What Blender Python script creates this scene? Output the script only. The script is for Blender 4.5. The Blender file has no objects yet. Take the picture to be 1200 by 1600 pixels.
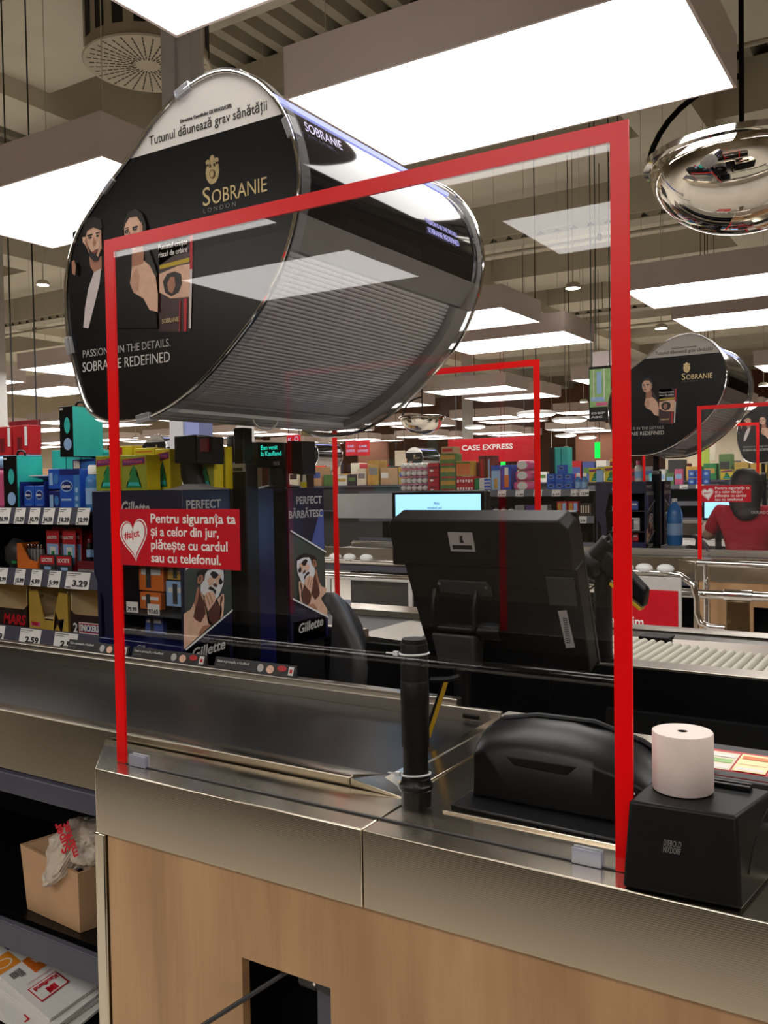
import bpy, bmesh, math, random
from mathutils import Vector, Matrix
random.seed(7)
scene = bpy.context.scene
COL = scene.collection
R = math.radians

# ------------------------------------------------------------------ camera
CAM = Vector((0, 0, 1.46))
F_PX, YAW, PITCH, ROLL = 1400.0, R(32.1), math.atan(43 / 1400.0), 0.0158
_rt = Vector((math.cos(YAW), math.sin(YAW), 0))
_fw = Vector((-math.sin(YAW), math.cos(YAW), 0))
_up = Vector((0, 0, 1))
FWD = _fw * math.cos(PITCH) - _up * math.sin(PITCH)
_u2 = _up * math.cos(PITCH) + _fw * math.sin(PITCH)
RIGHT = _rt * math.cos(ROLL) - _u2 * math.sin(ROLL)
UP = _rt * math.sin(ROLL) + _u2 * math.cos(ROLL)
cd = bpy.data.cameras.new('camera')
cam = bpy.data.objects.new('camera', cd)
COL.objects.link(cam)
cam.matrix_world = Matrix(((RIGHT.x, UP.x, -FWD.x, CAM.x), (RIGHT.y, UP.y, -FWD.y, CAM.y),
                           (RIGHT.z, UP.z, -FWD.z, CAM.z), (0, 0, 0, 1)))
cd.sensor_fit = 'VERTICAL'
cd.sensor_height = 36
cd.lens = F_PX / 1600 * 36
cd.clip_start, cd.clip_end = 0.02, 200
scene.camera = cam

# ------------------------------------------------------------------ world, lights, exposure
LAMP = 4.2            # radiance of the ceiling light panels
LAMP_COL = (1.0, 0.962, 0.925)
w = bpy.data.worlds.new('world')
scene.world = w
w.use_nodes = True
w.node_tree.nodes['Background'].inputs['Color'].default_value = (1.0, 0.93, 0.84, 1)
w.node_tree.nodes['Background'].inputs['Strength'].default_value = 0.05
vs = scene.view_settings
vs.view_transform = 'Standard'
vs.look = 'None'
vs.exposure = 0.75
vs.gamma = 1.0
vs.use_curve_mapping = False
scene.cycles.max_bounces = 10
scene.cycles.diffuse_bounces = 4
scene.cycles.glossy_bounces = 4
scene.cycles.transparent_max_bounces = 24
scene.cycles.caustics_reflective = False
scene.cycles.caustics_refractive = False
scene.cycles.sample_clamp_indirect = 3.0

# ------------------------------------------------------------------ materials
def S(r, g, b):
    f = lambda c: (c / 255 / 12.92) if c / 255 <= 0.04045 else ((c / 255 + 0.055) / 1.055) ** 2.4
    return (f(r), f(g), f(b), 1)

M = {}
def mat(name, col=(200, 200, 200), rough=0.5, metal=0.0, emit=0.0, spec=0.5, coat=0.0):
    m = bpy.data.materials.new(name)
    m.use_nodes = True
    p = m.node_tree.nodes['Principled BSDF']
    c = S(*col) if max(col) > 1.0 else (*col, 1)
    p.inputs['Base Color'].default_value = c
    p.inputs['Roughness'].default_value = rough
    p.inputs['Metallic'].default_value = metal
    p.inputs['Specular IOR Level'].default_value = spec
    p.inputs['Coat Weight'].default_value = coat
    if emit:
        p.inputs['Emission Color'].default_value = c
        p.inputs['Emission Strength'].default_value = emit
    M[name] = m
    return m

def N(m, t, **kw):
    n = m.node_tree.nodes.new(t)
    for k, v in kw.items():
        setattr(n, k, v)
    return n

def mottle(name, amount=0.12, scale=8.0, rough_amt=0.0, stretch=(1, 1, 1), bump=0.0):
    """procedural unevenness: noise that varies the base colour (and roughness / bump)"""
    m = M[name]
    nt = m.node_tree
    p = nt.nodes['Principled BSDF']
    tc = N(m, 'ShaderNodeTexCoord')
    mp = N(m, 'ShaderNodeMapping')
    mp.inputs['Scale'].default_value = stretch
    nz = N(m, 'ShaderNodeTexNoise')
    nz.inputs['Scale'].default_value = scale
    nz.inputs['Detail'].default_value = 5
    nt.links.new(tc.outputs['Object'], mp.inputs['Vector'])
    nt.links.new(mp.outputs['Vector'], nz.inputs['Vector'])
    rmp = N(m, 'ShaderNodeValToRGB')
    c = p.inputs['Base Color'].default_value
    rmp.color_ramp.elements[0].position = 0.3
    rmp.color_ramp.elements[1].position = 0.7
    rmp.color_ramp.elements[0].color = (*[max(0, x * (1 - amount)) for x in c[:3]], 1)
    rmp.color_ramp.elements[1].color = (*[min(1, x * (1 + amount)) for x in c[:3]], 1)
    nt.links.new(nz.outputs['Fac'], rmp.inputs['Fac'])
    nt.links.new(rmp.outputs['Color'], p.inputs['Base Color'])
    if rough_amt:
        mr = N(m, 'ShaderNodeMapRange')
        r0 = p.inputs['Roughness'].default_value
        mr.inputs['To Min'].default_value = r0 - rough_amt
        mr.inputs['To Max'].default_value = r0 + rough_amt
        nt.links.new(nz.outputs['Fac'], mr.inputs['Value'])
        nt.links.new(mr.outputs['Result'], p.inputs['Roughness'])
    if bump:
        b = N(m, 'ShaderNodeBump')
        b.inputs['Strength'].default_value = bump
        b.inputs['Distance'].default_value = 0.002
        nt.links.new(nz.outputs['Fac'], b.inputs['Height'])
        nt.links.new(b.outputs['Normal'], p.inputs['Normal'])

def linen_steel(name, col, rough, bump=0.25, scale=330):
    """stainless sheet with a fine pressed checker texture"""
    m = mat(name, col, rough, 1.0)
    nt = m.node_tree
    p = nt.nodes['Principled BSDF']
    tc = N(m, 'ShaderNodeTexCoord')
    sep = N(m, 'ShaderNodeSeparateXYZ')
    nt.links.new(tc.outputs['Object'], sep.inputs['Vector'])
    def sine(sock_a, sock_b, sign):
        a = N(m, 'ShaderNodeMath', operation='ADD' if sign > 0 else 'SUBTRACT')
        nt.links.new(sock_a, a.inputs[0]); nt.links.new(sock_b, a.inputs[1])
        b = N(m, 'ShaderNodeMath', operation='MULTIPLY'); b.inputs[1].default_value = scale * 3.1
        nt.links.new(a.outputs[0], b.inputs[0])
        c = N(m, 'ShaderNodeMath', operation='SINE'); nt.links.new(b.outputs[0], c.inputs[0])
        return c.outputs[0]
    yz = N(m, 'ShaderNodeMath', operation='ADD')
    nt.links.new(sep.outputs['Y'], yz.inputs[0]); nt.links.new(sep.outputs['Z'], yz.inputs[1])
    s1 = sine(sep.outputs['X'], yz.outputs[0], 1)
    s2 = sine(sep.outputs['X'], yz.outputs[0], -1)
    mul = N(m, 'ShaderNodeMath', operation='MULTIPLY')
    nt.links.new(s1, mul.inputs[0]); nt.links.new(s2, mul.inputs[1])
    bp = N(m, 'ShaderNodeBump')
    bp.inputs['Strength'].default_value = bump
    bp.inputs['Distance'].default_value = 0.0006
    nt.links.new(mul.outputs[0], bp.inputs['Height'])
    nt.links.new(bp.outputs['Normal'], p.inputs['Normal'])
    nz = N(m, 'ShaderNodeTexNoise'); nz.inputs['Scale'].default_value = 2.2; nz.inputs['Detail'].default_value = 3
    nt.links.new(tc.outputs['Object'], nz.inputs['Vector'])
    mr = N(m, 'ShaderNodeMapRange')
    mr.inputs['To Min'].default_value = max(0.05, rough - 0.05); mr.inputs['To Max'].default_value = rough + 0.06
    nt.links.new(nz.outputs['Fac'], mr.inputs['Value'])
    nt.links.new(mr.outputs['Result'], p.inputs['Roughness'])

def clear(name, tint=(1, 1, 1), f0=0.08, haze=0.0, rough=0.0):
    """clear acrylic: what lies behind it plus a Fresnel reflection, both faces alike"""
    m = bpy.data.materials.new(name)
    m.use_nodes = True
    nt = m.node_tree
    nt.nodes.remove(nt.nodes['Principled BSDF'])
    out = nt.nodes['Material Output']
    geo = N(m, 'ShaderNodeNewGeometry')
    dot = N(m, 'ShaderNodeVectorMath', operation='DOT_PRODUCT')
    nt.links.new(geo.outputs['Normal'], dot.inputs[0]); nt.links.new(geo.outputs['Incoming'], dot.inputs[1])
    ab = N(m, 'ShaderNodeMath', operation='ABSOLUTE'); nt.links.new(dot.outputs['Value'], ab.inputs[0])
    om = N(m, 'ShaderNodeMath', operation='SUBTRACT'); om.inputs[0].default_value = 1.0; nt.links.new(ab.outputs[0], om.inputs[1])
    pw = N(m, 'ShaderNodeMath', operation='POWER'); pw.inputs[1].default_value = 5.0; nt.links.new(om.outputs[0], pw.inputs[0])
    ma = N(m, 'ShaderNodeMath', operation='MULTIPLY_ADD'); ma.inputs[1].default_value = 1 - f0; ma.inputs[2].default_value = f0
    nt.links.new(pw.outputs[0], ma.inputs[0])
    tr = N(m, 'ShaderNodeBsdfTransparent'); tr.inputs['Color'].default_value = (*tint, 1)
    gl = N(m, 'ShaderNodeBsdfGlossy'); gl.inputs['Roughness'].default_value = rough
    mx = N(m, 'ShaderNodeMixShader')
    nt.links.new(ma.outputs[0], mx.inputs['Fac']); nt.links.new(tr.outputs[0], mx.inputs[1]); nt.links.new(gl.outputs[0], mx.inputs[2])
    last = mx
    if haze:
        df = N(m, 'ShaderNodeBsdfDiffuse'); df.inputs['Color'].default_value = (0.8, 0.8, 0.8, 1)
        m2 = N(m, 'ShaderNodeMixShader'); m2.inputs['Fac'].default_value = haze
        nt.links.new(mx.outputs[0], m2.inputs[1]); nt.links.new(df.outputs[0], m2.inputs[2])
        last = m2
    nt.links.new(last.outputs[0], out.inputs['Surface'])
    M[name] = m

def wood(name, col):
    m = mat(name, col, 0.45)
    nt = m.node_tree
    p = nt.nodes['Principled BSDF']
    tc = N(m, 'ShaderNodeTexCoord')
    mp = N(m, 'ShaderNodeMapping'); mp.inputs['Scale'].default_value = (5.5, 5.5, .9)
    nt.links.new(tc.outputs['Object'], mp.inputs['Vector'])
    nz = N(m, 'ShaderNodeTexNoise'); nz.inputs['Scale'].default_value = 1.6; nz.inputs['Detail'].default_value = 7; nz.inputs['Distortion'].default_value = 0.6
    nt.links.new(mp.outputs['Vector'], nz.inputs['Vector'])
    mp2 = N(m, 'ShaderNodeMapping'); mp2.inputs['Scale'].default_value = (60, 60, 2.0)
    nt.links.new(tc.outputs['Object'], mp2.inputs['Vector'])
    n2 = N(m, 'ShaderNodeTexNoise'); n2.inputs['Scale'].default_value = 3; n2.inputs['Detail'].default_value = 4
    nt.links.new(mp2.outputs['Vector'], n2.inputs['Vector'])
    vo = N(m, 'ShaderNodeTexVoronoi'); vo.inputs['Scale'].default_value = 5.5
    mp3 = N(m, 'ShaderNodeMapping'); mp3.inputs['Scale'].default_value = (1, 1, .6)
    nt.links.new(tc.outputs['Object'], mp3.inputs['Vector'])
    nt.links.new(mp3.outputs['Vector'], vo.inputs['Vector'])
    kn = N(m, 'ShaderNodeMapRange'); kn.inputs['From Min'].default_value = 0.02; kn.inputs['From Max'].default_value = 0.16
    kn.inputs['To Min'].default_value = 0.22; kn.inputs['To Max'].default_value = 0.0
    nt.links.new(vo.outputs['Distance'], kn.inputs['Value'])
    ad = N(m, 'ShaderNodeMath', operation='MULTIPLY_ADD'); ad.inputs[1].default_value = 0.16
    nt.links.new(n2.outputs['Fac'], ad.inputs[0]); nt.links.new(nz.outputs['Fac'], ad.inputs[2])
    sb = N(m, 'ShaderNodeMath', operation='SUBTRACT')
    nt.links.new(ad.outputs[0], sb.inputs[0]); nt.links.new(kn.outputs['Result'], sb.inputs[1])
    rp = N(m, 'ShaderNodeValToRGB')
    c = S(*col)
    rp.color_ramp.elements[0].position = 0.38; rp.color_ramp.elements[1].position = 0.80
    rp.color_ramp.elements[0].color = (c[0] * .72, c[1] * .66, c[2] * .60, 1)
    rp.color_ramp.elements[1].color = (c[0] * 1.12, c[1] * 1.12, c[2] * 1.15, 1)
    nt.links.new(sb.outputs[0], rp.inputs['Fac'])
    nt.links.new(rp.outputs['Color'], p.inputs['Base Color'])

def lamp_mat(name, strength, col):
    m = bpy.data.materials.new(name); m.use_nodes = True
    nt = m.node_tree; nt.nodes.remove(nt.nodes['Principled BSDF'])
    e = N(m, 'ShaderNodeEmission'); e.inputs['Color'].default_value = (*col, 1); e.inputs['Strength'].default_value = strength
    nt.links.new(e.outputs[0], nt.nodes['Material Output'].inputs['Surface'])
    M[name] = m

lamp_mat('lamp_panel', LAMP, LAMP_COL)
lamp_mat('lamp_spot', 9.0, (1, .93, .82))
lamp_mat('lamp_round', 5.0, (1, .95, .88))
lamp_mat('led_blue', 1.0, (.42, .45, 1.0))
lamp_mat('screen_blue', 1.0, S(150, 205, 255)[:3])
lamp_mat('display_teal', 1.0, S(40, 190, 165)[:3])
lamp_mat('exit_green', 1.2, S(20, 200, 70)[:3])
lamp_mat('display_lilac', .6, S(185, 180, 245)[:3])
linen_steel('steel_linen', (214, 203, 184), 0.17, 0.022)
linen_steel('steel_rail', (150, 141, 124), 0.24, 0.05)
linen_steel('steel_dark', (110, 104, 98), 0.32, 0.05)
mat('steel_plain', (172, 165, 154), 0.32, 1.0); mottle('steel_plain', .08, 3, .06, (1, 1, 12))
mat('chrome', (225, 222, 218), 0.07, 1.0); mottle('chrome', .02, 4)
mat('mirror_chrome', (228, 222, 212), 0.02, 1.0); mottle('mirror_chrome', .015, 3)
wood('wood_oak', (186, 148, 106))
clear('acrylic', f0=0.038)
clear('acrylic_far', f0=0.03, haze=0.012)
clear('acrylic_edge', tint=(.86, .88, .95), f0=0.12, haze=0.10, rough=.1)
clear('acrylic_clip', tint=(.8, .82, .95), f0=0.1, haze=0.28, rough=.1)
clear('smoked', tint=(.62, .61, .60), f0=0.06, haze=0.18, rough=.05)
def simple(name, col, rough=.5, mt=0.1, sc=12, **k):
    mat(name, col, rough, **k)
    if mt: mottle(name, mt, sc)
simple('red_tape', (255, 4, 10), .3, .02, 5, spec=.35)
simple('red_sticker', (196, 14, 34), .35, .03, 5)
simple('white_print', (240, 236, 232), .5, .02)
simple('belt_rubber', (23, 22, 21), .36, .12, 30)
simple('black_plastic', (10, 10, 11), .45, .1, 20, spec=.28)
simple('black_satin', (9, 9, 10), .34, .08, 20, spec=.32)
simple('black_matte', (10, 10, 10), .7, .1, 20, spec=.25)
simple('dark_grey', (46, 46, 47), .5, .08, 20)
simple('mid_grey', (136, 132, 130), .5, .06, 20)
simple('slat_grey', (186, 182, 182), .5, .05, 20)
simple('light_grey', (190, 187, 182), .45, .05, 20)
simple('rail_blue_grey', (70, 70, 82), .4, .08, 10)
simple('lamp_box', (216, 200, 196), .6, .03, 3)
simple('lamp_box_side', (196, 190, 182), .6, .03, 3)
simple('deck_paint', (176, 170, 152), .75, .06, 2)
simple('beam_paint', (206, 199, 180), .75, .05, 2)
simple('column_grey', (204, 202, 206), .6, .04, 4)
simple('column_lilac', (150, 160, 215), .6, .04, 4)
simple('diffuser_paint', (178, 168, 146), .65, .03, 5)
simple('slot_dark', (38, 34, 30), .8, .1)
simple('floor_tile', (222, 214, 202), .35, .06, 1.5)
simple('wall_beige', (190, 176, 150), .8, .06, 1)
simple('wall_brown', (104, 62, 42), .8, .08, 1)
simple('paper_white', (226, 222, 216), .6, .03, 10)
simple('paper_roll', (232, 214, 206), .7, .03, 40)
simple('print_black', (24, 23, 24), .5, .03)
simple('ad_black', (14, 14, 15), .3, .06, 3, spec=.25)
simple('ad_dim', (20, 19, 18), .3, .3, 30, spec=.25)
simple('ad_suit', (8, 8, 9), .3, .1, spec=.25)
simple('skin_ad', (238, 192, 164), .4, .08, 60)
simple('skin_dark', (184, 128, 100), .4, .1, 60)
simple('skin_mid', (214, 164, 136), .4, .08, 60)
simple('skin_shadow', (96, 54, 42), .4, .1, 60)
simple('ad_hair', (32, 22, 18), .35, .15, 40)
simple('lips', (150, 70, 66), .4, .05)
simple('shirt', (226, 214, 212), .5, .06, 30)
simple('foam', (238, 236, 234), .5, .04, 40)
simple('gil_bg', (70, 78, 72), .35, .12, 8)
simple('pack_dark', (58, 26, 26), .3, .15, 20)
simple('yellow_print', (206, 176, 30), .4, .04)
simple('red_print', (196, 22, 38), .4, .04)
simple('gold_print', (204, 182, 134), .28, .12, 80, metal=.8)
simple('grey_print', (120, 116, 112), .4, .04)
simple('lilac_print', (196, 192, 232), .4, .04)
simple('navy', (16, 16, 72), .35, .1, 4)
simple('navy_dark', (19, 21, 52), .35, .1, 4)
simple('navy_light', (74, 92, 160), .35, .08, 4)
simple('ad_sky', (150, 196, 226), .4, .08, 6)
simple('teal', (52, 186, 176), .4, .06, 20)
simple('teal_dark', (30, 60, 62), .35, .1, 20)
simple('box_blue', (34, 84, 186), .35, .1, 14)
simple('box_navy', (28, 38, 110), .35, .1, 14)
simple('bottle_blue', (62, 122, 186), .3, .06, 14)
simple('pale_blue', (150, 186, 226), .35, .06, 14)
simple('wb_yellow', (228, 206, 28), .4, .05, 14)
simple('wb_green', (150, 158, 44), .4, .1, 8)
simple('tree_green', (24, 128, 66), .45, .08, 14)
simple('pink', (214, 92, 140), .35, .15, 14)
simple('orange', (220, 112, 36), .4, .08, 14)
simple('red_box', (186, 28, 36), .4, .1, 14)
simple('dark_red', (112, 22, 30), .4, .1, 14)
simple('green_box', (84, 122, 62), .4, .12, 14)
simple('amber_box', (196, 150, 62), .4, .15, 14)
simple('gold_box', (190, 154, 66), .35, .1, 14)
simple('brown_box', (44, 26, 20), .4, .1, 14)
simple('cardboard', (186, 146, 108), .75, .08, 10)
simple('cardboard_in', (250, 224, 176), .75, .06, 10)
simple('bag_plastic', (196, 180, 162), .3, .12, 6)
simple('roller_plastic', (176, 173, 158), .45, .05, 20)
simple('cream', (226, 214, 190), .5, .06, 14)
simple('hair_dark', (24, 17, 15), .5, .25, 60)
simple('shirt_red', (196, 18, 40), .75, .1, 14)
simple('trouser_dark', (34, 34, 40), .8, .1, 14)
simple('strap_yellow', (206, 164, 34), .5, .06)
simple('purple_print', (84, 40, 110), .5, .05)
simple('orange_print', (226, 140, 40), .5, .05)
simple('green_print', (40, 120, 70), .5, .05)
simple('tie_white', (226, 226, 224), .4, .03)
simple('map_green', (150, 190, 120), .5, .2, 20)
simple('lime', (178, 200, 70), .5, .1)
simple('screen_gloss', (16, 16, 20), .06, .05, 3)
simple('brass', (120, 100, 72), .3, .05, metal=1.0)

# ------------------------------------------------------------------ mesh builder
class MB:
    def __init__(s):
        s.bm = bmesh.new()
    def face(s, pts, mi=0):
        vs_ = [s.bm.verts.new(p) for p in pts]
        f = s.bm.faces.new(vs_); f.material_index = mi
        return f
    def box(s, x0, x1, y0, y1, z0, z1, mi=0, mtx=None):
        P = [Vector(p) for p in ((x0, y0, z0), (x1, y0, z0), (x1, y1, z0), (x0, y1, z0), (x0, y0, z1), (x1, y0, z1), (x1, y1, z1), (x0, y1, z1))]
        if mtx: P = [mtx @ p for p in P]
        v = [s.bm.verts.new(p) for p in P]
        for q in ((0, 3, 2, 1), (4, 5, 6, 7), (0, 1, 5, 4), (1, 2, 6, 5), (2, 3, 7, 6), (3, 0, 4, 7)):
            s.bm.faces.new([v[i] for i in q]).material_index = mi
        return s
    def prism(s, pts, axis, a0, a1, mi=0):
        """2-D outline swept along an axis: X -> (y,z), Y -> (x,z), Z -> (x,y)"""
        mk = {'X': lambda p, a: (a, p[0], p[1]), 'Y': lambda p, a: (p[0], a, p[1]), 'Z': lambda p, a: (p[0], p[1], a)}[axis]
        A = [s.bm.verts.new(mk(p, a0)) for p in pts]
        B = [s.bm.verts.new(mk(p, a1)) for p in pts]
        n = len(pts)
        fs = [s.bm.faces.new(A), s.bm.faces.new(B[::-1])]
        for i in range(n):
            fs.append(s.bm.faces.new((A[i], B[i], B[(i + 1) % n], A[(i + 1) % n])))
        for f in fs: f.material_index = mi
        return s
    def hexa(s, bot, top, mi=0):
        v = [s.bm.verts.new(p) for p in list(bot) + list(top)]
        for q in ((0, 3, 2, 1), (4, 5, 6, 7), (0, 1, 5, 4), (1, 2, 6, 5), (2, 3, 7, 6), (3, 0, 4, 7)):
            s.bm.faces.new([v[i] for i in q]).material_index = mi
        return s
    def cyl(s, p0, p1, r0, r1=None, n=20, mi=0, cap=True):
        r1 = r0 if r1 is None else r1
        p0, p1 = Vector(p0), Vector(p1)
        d = (p1 - p0).normalized()
        a = d.orthogonal().normalized(); b = d.cross(a)
        A, B = [], []
        for i in range(n):
            t = 2 * math.pi * i / n
            o = a * math.cos(t) + b * math.sin(t)
            A.append(s.bm.verts.new(p0 + o * r0)); B.append(s.bm.verts.new(p1 + o * r1))
        for i in range(n):
            s.bm.faces.new((A[i], A[(i + 1) % n], B[(i + 1) % n], B[i])).material_index = mi
        if cap:
            s.bm.faces.new(A[::-1]).material_index = mi; s.bm.faces.new(B).material_index = mi
        return s
    def tube(s, pts, r, n=10, mi=0, closed=False):
        pts = [Vector(p) for p in pts]
        m = len(pts); rings = []
        prev = None
        for i, p in enumerate(pts):
            if closed: d = (pts[(i + 1) % m] - pts[i - 1]).normalized()
            else: d = (pts[min(i + 1, m - 1)] - pts[max(i - 1, 0)]).normalized()
            a = (prev - d * prev.dot(d)).normalized() if prev is not None and (prev - d * prev.dot(d)).length > 1e-6 else d.orthogonal().normalized()
            prev = a; b = d.cross(a)
            rings.append([s.bm.verts.new(p + (a * math.cos(2 * math.pi * k / n) + b * math.sin(2 * math.pi * k / n)) * r) for k in range(n)])
        for i in range(m if closed else m - 1):
            A, B = rings[i], rings[(i + 1) % m]
            for k in range(n):
                s.bm.faces.new((A[k], A[(k + 1) % n], B[(k + 1) % n], B[k])).material_index = mi
        if not closed:
            s.bm.faces.new(rings[0][::-1]).material_index = mi; s.bm.faces.new(rings[-1]).material_index = mi
        return s
    def lathe(s, prof, c, n=32, mi=0, axis='Z'):
        """prof: list of (radius, height) turned about a vertical axis through c"""
        c = Vector(c); rings = []
        for r, h in prof:
            if r < 1e-5: rings.append([s.bm.verts.new(c + Vector((0, 0, h)))])
            else: rings.append([s.bm.verts.new(c + Vector((r * math.cos(2 * math.pi * k / n), r * math.sin(2 * math.pi * k / n), h))) for k in range(n)])
        for A, B in zip(rings, rings[1:]):
            for k in range(n):
                q = [A[k % len(A)], A[(k + 1) % len(A)], B[(k + 1) % len(B)], B[k % len(B)]]
                q = [v for i, v in enumerate(q) if v not in q[:i]]
                if len(q) > 2: s.bm.faces.new(q).material_index = mi
        return s
    def sphere(s, c, r, sc=(1, 1, 1), n=16, mi=0):
        ret = bmesh.ops.create_uvsphere(s.bm, u_segments=n, v_segments=max(6, n * 2 // 3), radius=1.0)
        for v in ret['verts']:
            v.co = Vector(c) + Vector((v.co.x * r * sc[0], v.co.y * r * sc[1], v.co.z * r * sc[2]))
            for f in v.link_faces: f.material_index = mi
        return s

LOC = {}
def put(name, mb, mats, parent=None, bevel=0.0, smooth=True, angle=35, loc=None, seg=2):
    """one mesh object from a builder whose coordinates are world coordinates"""
    if not isinstance(mats, (list, tuple)): mats = [mats]
    base = LOC.get(parent.name) if parent is not None else (Vector(loc) if loc else Vector((0, 0, 0)))
    bm = mb.bm
    bmesh.ops.recalc_face_normals(bm, faces=bm.faces)
    bmesh.ops.translate(bm, verts=bm.verts, vec=-base)
    me = bpy.data.meshes.new(name)
    bm.to_mesh(me); bm.free()
    for m_ in mats: me.materials.append(M[m_])
    if smooth:
        for p in me.polygons: p.use_smooth = True
        me.set_sharp_from_angle(angle=R(angle))
    o = bpy.data.objects.new(name, me)
    COL.objects.link(o)
    if parent is not None: o.parent = parent
    else: o.location = base
    LOC[o.name] = base
    if bevel:
        b = o.modifiers.new('bevel', 'BEVEL'); b.width = bevel; b.segments = seg; b.limit_method = 'ANGLE'; b.angle_limit = R(40)
    return o

def tag(o, label, cat, group=None, kind=None):
    o['label'] = label; o['category'] = cat
    if group: o['group'] = group
    if kind: o['kind'] = kind
    return o

def thing(name, label, cat, loc=(0, 0, 0), group=None):
    o = bpy.data.objects.new(name, None)
    o.empty_display_size = 0.05
    COL.objects.link(o)
    o.location = loc
    LOC[o.name] = Vector(loc)
    return tag(o, label, cat, group)

def struct(name, mb, mats, **k):
    o = put(name, mb, mats, **k); o['kind'] = 'structure'; return o

def copy_tree(o, off, parent=None):
    c = o.copy(); COL.objects.link(c)
    if parent is not None: c.parent = parent
    else: c.location = Vector(o.location) + Vector(off)
    LOC[c.name] = LOC[o.name] + Vector(off)
    for ch in list(o.children): copy_tree(ch, off, c)
    return c

AX = {'F': ((1, 0, 0), (0, 0, 1)), 'R': ((0, 1, 0), (0, 0, 1)), 'T': ((1, 0, 0), (0, 1, 0)), 'B': ((-1, 0, 0), (0, 0, 1)), 'L': ((0, -1, 0), (0, 0, 1))}
def axes(pl):
    u, v = AX[pl] if isinstance(pl, str) else pl
    u, v = Vector(u).normalized(), Vector(v).normalized()
    return u, v, u.cross(v)

def text(s, size, o, pl, m, parent, name='lettering', bold=0.0, align='LEFT', w=None, shear=0.0, ext=0.0003, space=1.0):
    """raised lettering on plane pl at world point o (baseline start / centre); w fits the width"""
    cu = bpy.data.curves.new('txt', 'FONT')
    cu.body = s; cu.size = size; cu.offset = bold * size; cu.align_x = align; cu.extrude = ext; cu.shear = shear
    cu.space_character = space; cu.resolution_u = 3
    t = bpy.data.objects.new('txt', cu)
    COL.objects.link(t)
    bpy.context.view_layer.update()
    me = bpy.data.meshes.new_from_object(t.evaluated_get(bpy.context.evaluated_depsgraph_get()))
    bpy.data.objects.remove(t); bpy.data.curves.remove(cu)
    u, v, n = axes(pl)
    xs = [p.co.x for p in me.vertices]
    k = 1.0
    if w and xs: k = w / (max(xs) - min(xs))
    base = LOC[parent.name]
    for p in me.vertices:
        q = Vector(o) + u * (p.co.x * k) + v * p.co.y + n * (p.co.z + ext)
        p.co = q - base
    me.name = name
    me.materials.clear(); me.materials.append(M[m])
    ob = bpy.data.objects.new(name, me)
    COL.objects.link(ob); ob.parent = parent; LOC[ob.name] = base
    return ob

def decal(name, polys, o, pl, parent, lift=0.0004, step=0.0003):
    """printed artwork: flat coloured shapes (u,v) laid on a plane"""
    mb = MB(); mats = []
    u, v, n = axes(pl)
    for i, (pts, m_) in enumerate(polys):
        if m_ not in mats: mats.append(m_)
        h = lift + step * i
        mb.face([Vector(o) + u * a + v * b + n * h for a, b in pts], mats.index(m_))
    return put_flat(name, mb, mats, parent)

def put_flat(name, mb, mats, parent):
    base = LOC[parent.name]
    bmesh.ops.triangulate(mb.bm, faces=mb.bm.faces)
    bmesh.ops.translate(mb.bm, verts=mb.bm.verts, vec=-base)
    me = bpy.data.meshes.new(name); mb.bm.to_mesh(me); mb.bm.free()
    for m_ in mats: me.materials.append(M[m_])
    ob = bpy.data.objects.new(name, me); COL.objects.link(ob); ob.parent = parent; LOC[ob.name] = base
    return ob

def rect(x0, x1, y0, y1): return [(x0, y0), (x1, y0), (x1, y1), (x0, y1)]
def catmull(P, k=4):
    out = []; n = len(P)
    for i in range(n):
        p0, p1, p2, p3 = [Vector(P[(i + j) % n]) for j in (-1, 0, 1, 2)]
        for a in range(k):
            t = a / k
            q = 0.5 * ((2 * p1) + (-p0 + p2) * t + (2 * p0 - 5 * p1 + 4 * p2 - p3) * t * t + (-p0 + 3 * p1 - 3 * p2 + p3) * t ** 3)
            out.append((q.x, q.y))
    return out
def inset(P, d):
    """move a closed outline inwards by d"""
    n = len(P); c = Vector((sum(p[0] for p in P) / n, sum(p[1] for p in P) / n)); out = []
    for i in range(n):
        t = (Vector(P[(i + 1) % n]) - Vector(P[i - 1])).normalized()
        nn = Vector((-t.y, t.x))
        if nn.dot(c - Vector(P[i])) < 0: nn = -nn
        out.append(tuple(Vector(P[i]) + nn * d))
    return out
def heart(cx, cy, sx, sy, rot=0):
    pts = []
    for i in range(40):
        t = 2 * math.pi * i / 40
        x = 16 * math.sin(t) ** 3 / 17; y = (13 * math.cos(t) - 5 * math.cos(2 * t) - 2 * math.cos(3 * t) - math.cos(4 * t)) / 17
        c, s_ = math.cos(rot), math.sin(rot)
        pts.append((cx + sx * (x * c - y * s_), cy + sy * (x * s_ + y * c)))
    return pts
def ellipse(cx, cy, rx, ry, n=28): return [(cx + rx * math.cos(2 * math.pi * i / n), cy + ry * math.sin(2 * math.pi * i / n)) for i in range(n)]
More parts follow.
